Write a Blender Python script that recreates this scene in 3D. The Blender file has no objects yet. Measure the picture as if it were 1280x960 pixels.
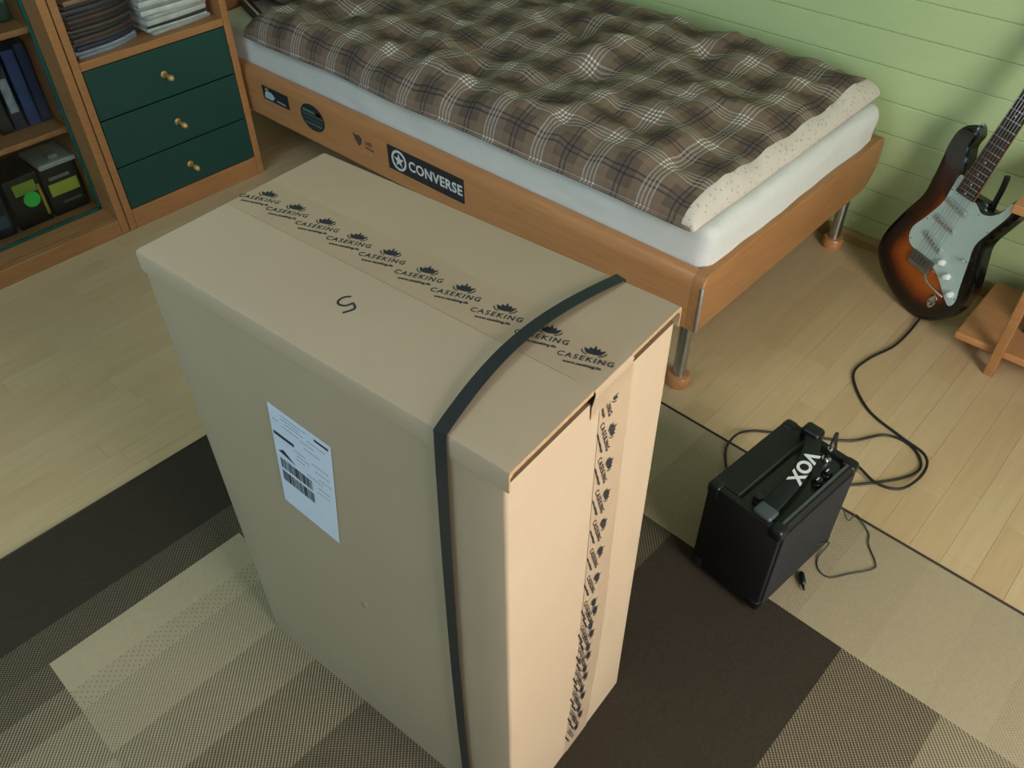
import bpy, bmesh, math, random
from mathutils import Vector, Matrix, noise, geometry
random.seed(7)
C = bpy.context.scene.collection
S = bpy.context.scene
PI = math.pi

# ------------------------------------------------------------------ camera, world, light, exposure
F_PX, PITCH, ROLL, YAW = 1055.1247, 0.7525635, -0.0098563, 2.3182242
cp, sp, cy_, sy_ = math.cos(PITCH), math.sin(PITCH), math.cos(YAW), math.sin(YAW)
fwd = Vector((cy_*cp, sy_*cp, -sp)); right = Vector((sy_, -cy_, 0)); up = right.cross(fwd)
r2 = right*math.cos(ROLL) + up*math.sin(ROLL); u2 = -right*math.sin(ROLL) + up*math.cos(ROLL)
cam = bpy.data.objects.new('camera', bpy.data.cameras.new('camera')); C.objects.link(cam)
cam.matrix_world = Matrix(((r2.x, u2.x, -fwd.x, 0), (r2.y, u2.y, -fwd.y, 0), (r2.z, u2.z, -fwd.z, 1.5), (0, 0, 0, 1)))
cam.data.sensor_width = 36.0; cam.data.lens = 36.0*F_PX/1280.0; cam.data.clip_start = 0.02
S.camera = cam

world = bpy.data.worlds.new('world'); S.world = world; world.use_nodes = True
bg = world.node_tree.nodes['Background']
bg.inputs['Color'].default_value = (0.72, 0.86, 1.0, 1); bg.inputs['Strength'].default_value = 1.0

def area(name, loc, target, sx, sy, watts, col):
    l = bpy.data.lights.new(name, 'AREA'); l.shape = 'RECTANGLE'; l.size = sx; l.size_y = sy
    l.energy = watts; l.color = col
    o = bpy.data.objects.new(name, l); C.objects.link(o); o.location = loc
    o.rotation_euler = (Vector(target)-Vector(loc)).to_track_quat('-Z', 'Y').to_euler()
    return o
# daylight entering by the two windows of the room, then an added overhead fill
area('daylight_balcony_window', (1.52, 0.48, 1.10), (-0.4, 0.45, 0.72), 1.1, 1.5, 69, (1.0, 0.945, 0.92))
area('daylight_side_window', (-1.55, -2.16, 1.6), (-1.2, 1.0, 0.4), 1.3, 1.2, 15.5, (0.20, 0.64, 1.0))
area('added_roof_fill', (-1.45, -0.55, 2.46), (-1.25, -0.35, 0.0), 0.9, 1.0, 16, (0.74, 0.90, 1.0))  # added cool fill from above, placed at an invented roof opening
S.view_settings.view_transform = 'Standard'; S.view_settings.look = 'None'
S.view_settings.exposure = 0.0; S.view_settings.gamma = 1.0; S.view_settings.use_curve_mapping = False

# ------------------------------------------------------------------ helpers
def rgb(h):
    h = h.lstrip('#'); v = [int(h[i:i+2], 16)/255 for i in (0, 2, 4)]
    return tuple(x/12.92 if x <= 0.04045 else ((x+0.055)/1.055)**2.4 for x in v) + (1,)

class NT:
    """small expression builder on a material's node tree"""
    def __init__(s, name):
        s.m = bpy.data.materials.new(name); s.m.use_nodes = True
        s.t = s.m.node_tree; s.b = s.t.nodes['Principled BSDF']
    def n(s, typ, **kw):
        x = s.t.nodes.new(typ)
        for k, v in kw.items(): setattr(x, k, v)
        return x
    def link(s, a, b): s.t.links.new(a, b)
    def put(s, sock, v):
        if hasattr(v, 'is_output'): s.link(v, sock)
        else: sock.default_value = v
    def math(s, op, a, b=0.0, c=0.0):
        x = s.n('ShaderNodeMath', operation=op)
        s.put(x.inputs[0], a); s.put(x.inputs[1], b); s.put(x.inputs[2], c)
        return x.outputs[0]
    def mix(s, f, a, b, blend='MIX'):
        x = s.n('ShaderNodeMix', data_type='RGBA', blend_type=blend)
        s.put(x.inputs[0], f); s.put(x.inputs[6], a); s.put(x.inputs[7], b)
        return x.outputs[2]
    def coord(s, kind='Object', scale=(1, 1, 1), rot=(0, 0, 0)):
        tc = s.n('ShaderNodeTexCoord'); mp = s.n('ShaderNodeMapping')
        mp.inputs['Scale'].default_value = scale; mp.inputs['Rotation'].default_value = rot
        s.link(tc.outputs[kind], mp.inputs['Vector']); return mp.outputs[0]
    def noise(s, vec, scale, detail=3, rough=0.5):
        x = s.n('ShaderNodeTexNoise'); s.link(vec, x.inputs['Vector'])
        x.inputs['Scale'].default_value = scale; x.inputs['Detail'].default_value = detail
        x.inputs['Roughness'].default_value = rough
        return x.outputs[0]
    def ramp(s, v, stops):
        x = s.n('ShaderNodeValToRGB'); e = x.color_ramp.elements
        while len(e) < len(stops): e.new(0.5)
        for el, (p, c) in zip(e, stops): el.position = p; el.color = c
        s.put(x.inputs[0], v); return x.outputs[0]
    def sep(s, vec):
        x = s.n('ShaderNodeSeparateXYZ'); s.link(vec, x.inputs[0]); return x.outputs
    def attr(s, name):
        x = s.n('ShaderNodeAttribute', attribute_name=name); return x.outputs
    def bump(s, h, strength=0.3, dist=0.002):
        x = s.n('ShaderNodeBump'); x.inputs['Strength'].default_value = strength
        x.inputs['Distance'].default_value = dist
        s.link(h, x.inputs['Height']); s.link(x.outputs[0], s.b.inputs['Normal'])
    def fin(s, col=None, rough=0.5, metal=0.0, spec=0.5):
        if col is not None: s.put(s.b.inputs['Base Color'], col)
        s.put(s.b.inputs['Roughness'], rough); s.b.inputs['Metallic'].default_value = metal
        s.b.inputs['Specular IOR Level'].default_value = spec
        return s.m

def plain(name, hexc, rough=0.5, metal=0.0, var=0.08, scale=40, spec=0.5, bump=0.0):
    k = NT(name); c = rgb(hexc); nz = k.noise(k.coord(), scale)
    dark = tuple(x*(1-var*1.6) for x in c[:3]) + (1,); lite = tuple(min(1, x*(1+var*1.6)) for x in c[:3]) + (1,)
    if bump: k.bump(nz, bump, 0.002)
    return k.fin(k.mix(nz, dark, lite), rough, metal, spec)

def wood(name, hex_a, hex_b, stretch=(2, 30, 30), rough=0.45, scale=3.0):
    k = NT(name); v = k.coord(scale=stretch)
    n1 = k.noise(v, scale, 6, 0.6)
    return k.fin(k.ramp(n1, [(0.3, rgb(hex_a)), (0.7, rgb(hex_b))]), rough)

def obj(name, bm, mat, parent=None, smooth=False, loc=None):
    me = bpy.data.meshes.new(name)
    bmesh.ops.recalc_face_normals(bm, faces=bm.faces[:]) if smooth != 'keep' else None
    bm.to_mesh(me); bm.free()
    for m in (mat if isinstance(mat, (list, tuple)) else [mat]): me.materials.append(m)
    if smooth in (True, 'auto'):
        for p in me.polygons: p.use_smooth = True
        if smooth == 'auto': me.set_sharp_from_angle(angle=math.radians(40))
    o = bpy.data.objects.new(name, me); C.objects.link(o)
    if parent: o.parent = parent
    if loc: o.location = loc
    return o

def thing(name, label, cat, loc=(0, 0, 0), rotz=0.0, group=None):
    o = bpy.data.objects.new(name, None); C.objects.link(o); o.empty_display_size = 0.05
    o.location = loc; o.rotation_euler = (0, 0, rotz); return tag(o, label, cat, group)
def tag(o, label, cat=None, group=None):
    o['label'] = label
    if cat: o['category'] = cat
    if group: o['group'] = group
    return o
def struct(o): o['kind'] = 'structure'; return o

def box(bm, x0, x1, y0, y1, z0, z1, bev=0.0, seg=2, mi=0):
    vs = [bm.verts.new((x, y, z)) for x in (x0, x1) for y in (y0, y1) for z in (z0, z1)]
    F = [(0, 1, 3, 2), (4, 6, 7, 5), (0, 4, 5, 1), (2, 3, 7, 6), (0, 2, 6, 4), (1, 5, 7, 3)]
    fs = [bm.faces.new([vs[i] for i in f]) for f in F]
    for f in fs: f.material_index = mi
    if bev > 0:
        es = list({e for f in fs for e in f.edges})
        bmesh.ops.bevel(bm, geom=es, offset=bev, segments=seg, profile=0.5, affect='EDGES', clamp_overlap=True)
    return fs
def bx(*a, **k):
    bm = bmesh.new(); box(bm, *a, **k); return bm

def prism(bm, pts, a, b, fn):
    """polygon pts (p,q) swept from a to b; fn(p,q,t)->xyz"""
    A = [bm.verts.new(fn(p, q, a)) for p, q in pts]; B = [bm.verts.new(fn(p, q, b)) for p, q in pts]
    n = len(pts)
    bm.faces.new(A[::-1]); bm.faces.new(B)
    for i in range(n): bm.faces.new((A[i], A[(i+1) % n], B[(i+1) % n], B[i]))

def cyl(bm, c, r, h, axis=(0, 0, 1), seg=20, r2_=None, bev=0.0):
    q = Vector(axis).normalized().to_track_quat('Z', 'Y').to_matrix().to_4x4()
    m = Matrix.Translation(Vector(c)) @ q @ Matrix.Translation((0, 0, h/2))
    g = bmesh.ops.create_cone(bm, cap_ends=True, segments=seg, radius1=r, radius2=r if r2_ is None else r2_, depth=h, matrix=m)
    if bev:
        es = [e for e in {e for v in g['verts'] for e in v.link_edges} if len(e.link_faces) == 2 and e.calc_face_angle(0) > 0.8]
        bmesh.ops.bevel(bm, geom=es, offset=bev, segments=2, profile=0.5, affect='EDGES')

def lathe(bm, prof, c=(0, 0, 0), axis=(0, 0, 1), seg=20):
    q = Vector(axis).normalized().to_track_quat('Z', 'Y').to_matrix(); c = Vector(c); rings = []
    for r, z in prof:
        rings.append([bm.verts.new(c + q @ Vector((r*math.cos(2*PI*i/seg), r*math.sin(2*PI*i/seg), z))) for i in range(seg)])
    for a, b in zip(rings, rings[1:]):
        for i in range(seg): bm.faces.new((a[i], a[(i+1) % seg], b[(i+1) % seg], b[i]))
    bm.faces.new(rings[0][::-1]); bm.faces.new(rings[-1])

def catmull(pts, n=8, closed=False):
    P = [Vector(p) for p in pts]; N = len(P); out = []
    for i in range(N if closed else N-1):
        g = (lambda j: P[j % N]) if closed else (lambda j: P[min(max(j, 0), N-1)])
        a, b, c, d = g(i-1), g(i), g(i+1), g(i+2)
        for k in range(n):
            t = k/n
            out.append(0.5*((2*b) + (c-a)*t + (2*a-5*b+4*c-d)*t*t + (3*b-a-3*c+d)*t**3))
    if not closed: out.append(P[-1])
    return out

def tube(bm, pts, r, seg=8, rfn=None):
    P = [Vector(p) for p in pts]; rings = []; prev = None
    for i, p in enumerate(P):
        t = (P[min(i+1, len(P)-1)] - P[max(i-1, 0)]).normalized()
        if prev is None: nrm = t.orthogonal().normalized()
        else:
            nrm = prev - t*prev.dot(t)
            nrm = nrm.normalized() if nrm.length > 1e-6 else t.orthogonal().normalized()
        prev = nrm; bn = t.cross(nrm); rr = rfn(i/(len(P)-1)) if rfn else r
        rings.append([bm.verts.new(p + (nrm*math.cos(2*PI*k/seg) + bn*math.sin(2*PI*k/seg))*rr) for k in range(seg)])
    for a, b in zip(rings, rings[1:]):
        for k in range(seg): bm.faces.new((a[k], a[(k+1) % seg], b[(k+1) % seg], b[k]))
    bm.faces.new(rings[0][::-1]); bm.faces.new(rings[-1])

def text_into(bm, s, size, m, bold=0.0, extrude=0.0002, sx=1.0, shear=0.0, spacing=1.0):
    cu = bpy.data.curves.new('writing', 'FONT'); cu.body = s; cu.size = size; cu.align_x = 'CENTER'; cu.align_y = 'CENTER'
    cu.offset = bold; cu.extrude = extrude; cu.shear = shear; cu.space_character = spacing; cu.resolution_u = 3
    o = bpy.data.objects.new('writing', cu); me = bpy.data.meshes.new_from_object(o)
    me.transform(m @ Matrix.Diagonal((sx, 1, 1, 1))); bm.from_mesh(me)
    bpy.data.objects.remove(o); bpy.data.curves.remove(cu); bpy.data.meshes.remove(me)

def poly(bm, pts, m, th=0.0003, mi=0):
    """flat printed patch of polygon pts in the xy plane of matrix m, th thick"""
    n0 = len(bm.faces)
    prism(bm, pts, 0.0, th, lambda p, q, t: m @ Vector((p, q, t)))
    bm.faces.ensure_lookup_table()
    for f in bm.faces[n0:]: f.material_index = mi

def frame(o, ex, ey):
    ex = Vector(ex).normalized(); ey = Vector(ey); ey = (ey - ex*ex.dot(ey)).normalized(); ez = ex.cross(ey)
    return Matrix(((ex.x, ey.x, ez.x, o[0]), (ex.y, ey.y, ez.y, o[1]), (ex.z, ey.z, ez.z, o[2]), (0, 0, 0, 1)))

# ------------------------------------------------------------------ materials
M = {}
def floor_mat():
    k = NT('laminate'); v = k.coord(scale=(26, 2.2, 26))
    g = k.noise(v, 2.2, 6, 0.6); g2 = k.noise(k.coord(scale=(6, 1, 6)), 2.0, 3)
    tone = k.attr('tone')[2]
    base = k.ramp(k.math('ADD', k.math('MULTIPLY', g, 0.75), k.math('MULTIPLY', tone, 0.26)),
                  [(0.15, rgb('#b89c72')), (0.5, rgb('#c4aa80')), (0.85, rgb('#cdb78f'))])
    return k.fin(k.mix(k.math('MULTIPLY', g2, 0.28), base, rgb('#b89468')), 0.38)
M['floor'] = floor_mat()
M['joint'] = plain('laminate_joint', '#bba27a', 0.7)
def panel_mat():
    k = NT('painted_panel'); v = k.coord(scale=(2, 2, 14))
    n1 = k.noise(v, 4, 3); n2 = k.noise(k.coord(), 1.4, 2)
    c = k.mix(n1, rgb('#b2c78c'), rgb('#bbcf97'))
    return k.fin(k.mix(k.math('MULTIPLY', n2, 0.25), c, rgb('#b0c79a')), 0.42)
M['panel'] = panel_mat()
M['groove'] = plain('panel_groove', '#d2d284', 0.6)
M['white'] = plain('pale_blue_paint', '#9db0bb', 0.7, var=0.03)
M['ceiling'] = plain('ceiling_paint', '#b9c4c8', 0.8, var=0.03)
M['skirting'] = wood('skirting_wood', '#a08a58', '#b39c68')
M['beech'] = wood('beech', '#986a3e', '#ab7a4a', (3, 3, 30), 0.42)
M['beech_y'] = wood('beech_across', '#986a3e', '#ab7a4a', (30, 3, 30), 0.42)
M['beech_x'] = wood('beech_along', '#b07a4c', '#bf8858', (3, 30, 30), 0.33)
M['green'] = plain('green_lacquer', '#0a4037', 0.45, var=0.05, scale=90)
M['brass'] = plain('brass', '#d0a868', 0.35, 0.4, var=0.04)
M['chrome'] = plain('chrome', '#d0d2d4', 0.18, 1.0, var=0.03)
M['steel'] = plain('brushed_steel', '#b8bcc0', 0.3, 1.0, var=0.05)
M['alu'] = plain('aluminium_strip', '#c9cdd0', 0.42, 0.85, var=0.03)
M['black'] = plain('black_vinyl', '#0b0c0d', 0.55, var=0.12, scale=300, bump=0.12)
M['black_plastic'] = plain('black_plastic', '#101214', 0.35, var=0.08)
M['grille'] = None
M['dark'] = plain('dark_interior', '#2b2019', 0.8)
M['ink'] = plain('black_ink', '#23262c', 0.55, var=0.1)
M['white_ink'] = plain('white_ink', '#d8dcd8', 0.5, var=0.04)
M['grey_ink'] = plain('grey_ink', '#8d949b', 0.6, var=0.1)
M['paper'] = plain('white_paper', '#d6deea', 0.55, var=0.02)
def grille_mat():
    k = NT('speaker_cloth'); s = k.sep(k.coord())
    a = k.math('SINE', k.math('MULTIPLY', s[1], 1400)); b = k.math('SINE', k.math('MULTIPLY', s[2], 1400))
    h = k.math('MULTIPLY', a, b)
    k.bump(h, 0.4, 0.001)
    return k.fin(k.mix(k.math('GREATER_THAN', h, 0.1), rgb('#101112'), rgb('#1f2122')), 0.75)
M['grille'] = grille_mat()
def card_mat():
    k = NT('cardboard'); v = k.coord()
    n1 = k.noise(v, 5, 4); n2 = k.noise(v, 420, 2, 0.7); n3 = k.noise(k.coord(scale=(1, 1, 10)), 14, 3)
    c = k.mix(n1, rgb('#b09a7e'), rgb('#b9a589'))
    c = k.mix(k.math('MULTIPLY', n2, 0.22), c, rgb('#99826a'))
    k.bump(k.math('ADD', n3, k.math('MULTIPLY', n2, 0.15)), 0.12, 0.002)
    return k.fin(c, 0.62, spec=0.35)
M['card'] = card_mat()
M['card_edge'] = plain('raw_cardboard_edge', '#a58560', 0.8, var=0.2, scale=200)
M['tape'] = plain('packing_tape', '#ae977b', 0.34, var=0.05, scale=12)
def strap_mat():
    k = NT('strap'); n = k.noise(k.coord(scale=(60, 60, 60)), 8, 2); k.bump(n, 0.2, 0.001)
    return k.fin(k.mix(n, rgb('#1e2224'), rgb('#2b3032')), 0.34)
M['strap'] = strap_mat()
def plaid_mat():
    k = NT('plaid_cotton'); uv = k.sep(k.n('ShaderNodeUVMap').outputs[0])
    def lines(c, t0, P):
        d = k.math('ABSOLUTE', k.math('SUBTRACT', k.math('MODULO', k.math('ADD', c, 50*P - t0 + P/2), P), P/2))
        def stripe(pos, w):
            x = k.math('ABSOLUTE', k.math('SUBTRACT', d, pos))
            return k.math('LESS_THAN', x, w)
        wh = k.math('MAXIMUM', stripe(0.0055, 0.0022), stripe(0.0165, 0.0022))
        nv = k.math('MAXIMUM', stripe(P/2-0.0065, 0.0024), stripe(P/2+0.5, 0.0))
        bl = k.math('LESS_THAN', k.math('SUBTRACT', P/2, d), 0.034)
        return wh, nv, bl
    wx, nx, bx_ = lines(uv[0], -0.91, 0.16); wy, ny, by_ = lines(uv[1], 1.52, 0.152)
    blk = k.math('MULTIPLY', k.math('ADD', bx_, by_), 0.5)
    n = k.noise(k.coord(), 900, 2)
    c = k.mix(blk, rgb('#836f5d'), rgb('#74624f'))
    c = k.mix(k.math('MULTIPLY', k.math('MULTIPLY', bx_, by_), 0.6), c, rgb('#5a4e45'))
    c = k.mix(k.math('MULTIPLY', k.math('ADD', nx, ny), 0.72), c, rgb('#302f3c'))
    c = k.mix(k.math('MINIMUM', 1.0, k.math('ADD', k.math('MULTIPLY', k.math('ADD', wx, wy), 0.25), k.math('MULTIPLY', k.math('MULTIPLY', wx, wy), 0.5))), c, rgb('#f4f2ea'))
    c = k.mix(k.math('MULTIPLY', n, 0.15), c, rgb('#5a4c40'))
    k.bump(n, 0.15, 0.001)
    return k.fin(c, 0.85, spec=0.2)
M['plaid'] = plaid_mat()
def floral_mat():
    k = NT('floral_cotton'); v = k.coord()
    x = k.n('ShaderNodeTexVoronoi'); k.link(v, x.inputs['Vector']); x.inputs['Scale'].default_value = 75
    n = k.noise(v, 160, 3)
    f = k.math('LESS_THAN', k.math('ADD', x.outputs['Distance'], k.math('MULTIPLY', n, 0.35)), 0.42)
    return k.fin(k.mix(f, rgb('#cdc5b6'), rgb('#b3a596')), 0.85, spec=0.2)
M['floral'] = floral_mat()
def sheet_mat():
    k = NT('fitted_sheet'); v = k.coord(scale=(3, 9, 9)); n = k.noise(v, 5, 4); f = k.noise(k.coord(), 700, 2)
    k.bump(k.math('ADD', n, k.math('MULTIPLY', f, 0.1)), 0.22, 0.006)
    return k.fin(k.mix(n, rgb('#cfd0c8'), rgb('#d9dad3')), 0.8, spec=0.2)
M['sheet'] = sheet_mat()
def burst_mat():
    k = NT('sunburst_lacquer'); d = k.attr('edge')[2]
    n = k.noise(k.coord(scale=(9, 9, 1.5)), 9, 4)
    dd = k.math('ADD', d, k.math('MULTIPLY', k.math('SUBTRACT', n, 0.5), 0.012))
    c = k.ramp(k.math('MULTIPLY', dd, 10), [(0.0, rgb('#0c0a0a')), (0.27, rgb('#100c0b')), (0.42, rgb('#3a1609')), (0.60, rgb('#823a11')), (0.85, rgb('#a9581c'))])
    m = k.fin(c, 0.18); k.b.inputs['Coat Weight'].default_value = 0.5; k.b.inputs['Coat Roughness'].default_value = 0.08
    return m
M['burst'] = burst_mat()
M['pickguard'] = plain('white_pickguard', '#b6cec8', 0.32, var=0.02)
M['pickup'] = plain('white_pickup_cover', '#a5b2ad', 0.4, var=0.03)
M['rosewood'] = wood('rosewood', '#2a1f1a', '#3c2d25', (40, 40, 4))
M['maple'] = wood('maple', '#b98a52', '#c89a62', (40, 40, 4), 0.3)
def glass_mat(name, tint, rough=0.03):
    k = NT(name); b = k.b
    b.inputs['Base Color'].default_value = tint; b.inputs['Roughness'].default_value = rough
    b.inputs['Transmission Weight'].default_value = 1.0; b.inputs['IOR'].default_value = 1.22
    return k.m
M['glass'] = glass_mat('door_glass', (0.93, 0.98, 0.96, 1))
M['glass_edge'] = plain('green_glass_edge', '#0d5750', 0.2, var=0.15)
M['window_frame'] = plain('window_frame_paint', '#e4e2da', 0.4, var=0.02)
M['cord'] = plain('black_rubber_cord', '#1d1d1c', 0.45)
M['wire'] = plain('grey_wire', '#3a3a36', 0.5)
def rug_mat():
    k = NT('woven_rug'); s = k.sep(k.coord())
    f = k.attr('mixf')[2]; mode = k.attr('dots')[2]
    jit = k.noise(k.coord(), 30, 2)
    a = k.math('ADD', s[0], s[1]); b = k.math('SUBTRACT', s[0], s[1])
    def saw(v, per): return k.math('PINGPONG', k.math('DIVIDE', v, per), 1.0)
    line = k.math('ADD', k.math('MULTIPLY', saw(a, 0.0040), 0.62), k.math('MULTIPLY', saw(b, 0.0030), 0.38))
    dot = k.math('MULTIPLY', saw(a, 0.0072), saw(b, 0.0072))
    pat = k.mix(mode, line, k.math('SUBTRACT', 1.0, dot))
    lit = k.math('GREATER_THAN', k.math('ADD', pat, k.math('MULTIPLY', k.math('SUBTRACT', jit, 0.5), 0.04)), k.math('SUBTRACT', 1.0, f))
    lit = k.math('ADD', k.math('MULTIPLY', f, 0.30), k.math('MULTIPLY', lit, 0.70))
    fine = k.noise(k.coord(scale=(1, 0.25, 1)), 420, 2, 0.7)
    br = k.mix(fine, rgb('#2b261f'), rgb('#463d31')); cr = k.mix(fine, rgb('#988a6e'), rgb('#b0a182'))
    rows = k.math('SINE', k.math('MULTIPLY', s[1], 1500))
    k.bump(k.math('ADD', k.math('MULTIPLY', rows, 0.3), lit), 0.35, 0.0015)
    return k.fin(k.mix(lit, br, cr), 0.95, spec=0.1)
M['rug'] = rug_mat()
M['binding'] = plain('rug_binding', '#33291f', 0.9, var=0.2, scale=300)

# ------------------------------------------------------------------ room shell
X0, X1, Y0, Y1, ZC = -2.95, 1.56, -2.2, 2.38, 2.5
fl = struct(obj('floor', bx(X0-.1, X1+.1, Y0-.1, Y1+.1, -0.09, -0.0045), M['joint']))
# laminate strips: the ones in view are parts, the remainder one joined part
def plank_bm(bm, x0, x1, y0, y1, tone):
    lay = bm.faces.layers.float.get('tone') or bm.faces.layers.float.new('tone')
    t = 0.0004; z0, z1 = -0.006, 0.0
    lo = [bm.verts.new(p) for p in ((x0, y0, z0), (x1, y0, z0), (x1, y1, z0), (x0, y1, z0))]
    hi = [bm.verts.new(p) for p in ((x0, y0, z1-t), (x1, y0, z1-t), (x1, y1, z1-t), (x0, y1, z1-t))]
    tp = [bm.verts.new(p) for p in ((x0+t, y0+t, z1), (x1-t, y0+t, z1), (x1-t, y1-t, z1), (x0+t, y1-t, z1))]
    fs = [bm.faces.new(tp)]
    for i in range(4):
        j = (i+1) % 4
        fs += [bm.faces.new((lo[i], lo[j], hi[j], hi[i])), bm.faces.new((hi[i], hi[j], tp[j], tp[i]))]
    for f in fs: f[lay] = tone
def in_view(x, y):
    d = Vector((x, y, -1.5)); w = d.dot(fwd)
    if w < 0.1: return None
    a = abs(d.dot(r2)/w*F_PX); b = abs(d.dot(u2)/w*F_PX)
    return (a < 690 and b < 530), w
PW = 0.066; strips = []
for i in range(int((X1-X0)/PW)+1):
    y = Y0 - random.uniform(0, .4)
    while y < Y1:
        L = random.choice((0.31, 0.37, 0.42, 0.48)); x0 = X0+i*PW
        xa, xb, ya, yb = x0+.0002, min(X1, x0+PW-.0002), max(y+.0002, Y0), min(y+L-.0002, Y1)
        if xb-xa > .01 and yb-ya > .01:
            cx, cy = (xa+xb)/2, (ya+yb)/2
            vis = any((in_view(cx, q) or (False, 0))[0] for q in (ya, cy, yb))
            rug = xa > -1.5 and yb < 1.38
            bed = xb < -0.95 and ya > 1.5
            strips.append((0 if vis and not rug and not bed else 1, in_view(cx, cy)[1] if in_view(cx, cy) else 9, (xa, xb, ya, yb)))
        y += L
strips.sort(key=lambda t: t[:2])
rest = bmesh.new(); npl = 0
for s in strips:
    tone = random.random()
    if s[0] == 0 and npl < 290:
        b = bmesh.new(); plank_bm(b, *s[2], tone); obj('floor_strip', b, M['floor'], fl, 'keep'); npl += 1
    else: plank_bm(rest, *s[2], tone)
r_ = obj('floor_strips', rest, M['floor'], fl, 'keep'); r_['kind'] = 'stuff'

def wall_x(name, x0, x1, ya, yb, hole=None):
    bm = bmesh.new()
    if hole:
        h0, h1, z0, z1 = hole
        box(bm, x0, x1, ya, h0, 0, ZC); box(bm, x0, x1, h1, yb, 0, ZC); box(bm, x0, x1, h0, h1, 0, z0); box(bm, x0, x1, h0, h1, z1, ZC)
    else: box(bm, x0, x1, ya, yb, 0, ZC)
    return struct(obj(name, bm, M['white']))
wb = struct(obj('wall_back', bx(X0, X1, Y1+.004, Y1+.1, 0, ZC), M['groove']))
wl = struct(obj('wall_left', bx(X0-.1, X0-.004, Y0, Y1+.1, 0, ZC), M['groove']))
wall_x('wall_right', X1, X1+.1, Y0, Y1+.1, (-.15, 1.15, .3, 2.05))
bm = bmesh.new()
box(bm, X0, -2.2, Y0-.1, Y0, 0, ZC); box(bm, -.9, X1+.1, Y0-.1, Y0, 0, ZC); box(bm, -2.2, -.9, Y0-.1, Y0, 0, 1.0); box(bm, -2.2, -.9, Y0-.1, Y0, 2.2, ZC)
struct(obj('wall_front', bm, M['white']))
bm = bmesh.new()
for q in ((X0-.1, -1.95, Y0-.1, Y1+.1), (-.95, X1+.1, Y0-.1, Y1+.1), (-1.95, -.95, Y0-.1, -1.1), (-1.95, -.95, 0.0, Y1+.1)): box(bm, *q, ZC, ZC+.08)
struct(obj('ceiling', bm, M['ceiling']))
def win(name, along, c, a0, a1, z0, z1):
    fn = (lambda a, n, z: (c+n, a, z)) if along == 'y' else (lambda a, n, z: (a, c-n, z))
    def b(bm, a_, b_, n0, n1, z_, y_):
        p, q = fn(a_, n0, z_), fn(b_, n1, y_)
        box(bm, min(p[0], q[0]), max(p[0], q[0]), min(p[1], q[1]), max(p[1], q[1]), z_, y_, .004)
    bm = bmesh.new(); mid = (a0+a1)/2
    b(bm, a0, a1, .02, .08, z0, z0+.06); b(bm, a0, a1, .02, .08, z1-.06, z1)
    b(bm, a0, a0+.06, .02, .08, z0, z1); b(bm, a1-.06, a1, .02, .08, z0, z1); b(bm, mid-.05, mid+.05, .02, .08, z0, z1)
    w = struct(obj(name, bm, M['window_frame']))
    for s0, s1 in ((a0+.06, mid-.05), (mid+.05, a1-.06)):
        g = bmesh.new(); b(g, s0, s1, .045, .053, z0+.06, z1-.06); obj('pane', g, M['glass'], w)
    sl = bmesh.new(); b(sl, a0-.05, a1+.05, -.06, .02, z0-.03, z0); obj('window_sill', sl, M['window_frame'], w)
win('window_1', 'y', X1, -.15, 1.15, .3, 2.05)
win('window_2', 'x', Y0, -2.2, -.9, 1.0, 2.2)
bm = bmesh.new()
for q in ((-1.95, -.95, -1.1, -1.04), (-1.95, -.95, -.06, 0.0), (-1.95, -1.89, -1.04, -.06), (-1.01, -.95, -1.04, -.06)): box(bm, *q, ZC+.005, ZC+.07, .004)
w3 = struct(obj('added_roof_window', bm, M['window_frame']))  # unseen roof window, invented to let cool light in from above
obj('pane', bx(-1.89, -1.01, -1.04, -.06, ZC+.04, ZC+.048), M['glass'], w3)
# tongue-and-groove boards on the two walls in the picture
def board(bm, a0, a1, z0, z1, fn):
    g = 0.0035
    prism(bm, [(-.0, z0+.001), (-.0, z1-.001), (-.0075, z1-.0008), (-.0095, z1-.0028), (-.0095, z0+.0028), (-.0075, z0+.0008)], a0, a1, fn)
k = 0
while True:
    z0 = .005+.09*k; z1 = min(z0+.09, ZC)
    if z1-z0 < .02: break
    b = bmesh.new(); board(b, X0+.01, X1, z0, z1, lambda p, q, t: (t, Y1+.004+p*.5, q)); obj('panel', b, M['panel'], wb)
    b = bmesh.new(); board(b, Y0, Y1, z0, z1, lambda p, q, t: (X0-.004-p*.5, t, q)); obj('panel', b, M['panel'], wl)
    k += 1
bm = bmesh.new(); prism(bm, [(0, 0), (-.014, 0), (-.014, .028), (-.009, .038), (0, .04)], X0+.02, X1, lambda p, q, t: (t, Y1-.001+p, q))
struct(obj('baseboard_back', bm, M['skirting']))
bm = bmesh.new(); prism(bm, [(0, 0), (.014, 0), (.014, .028), (.009, .038), (0, .04)], Y0, Y1-.016, lambda p, q, t: (X0+.001+p, t, q))
struct(obj('baseboard_left', bm, M['skirting']))

# ------------------------------------------------------------------ rug
rug = thing('rug', 'flat woven brown and cream rug with rectangles, under the tall cardboard box', 'rug', (-1.5, 1.385, 0), math.radians(-1.0))
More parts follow.
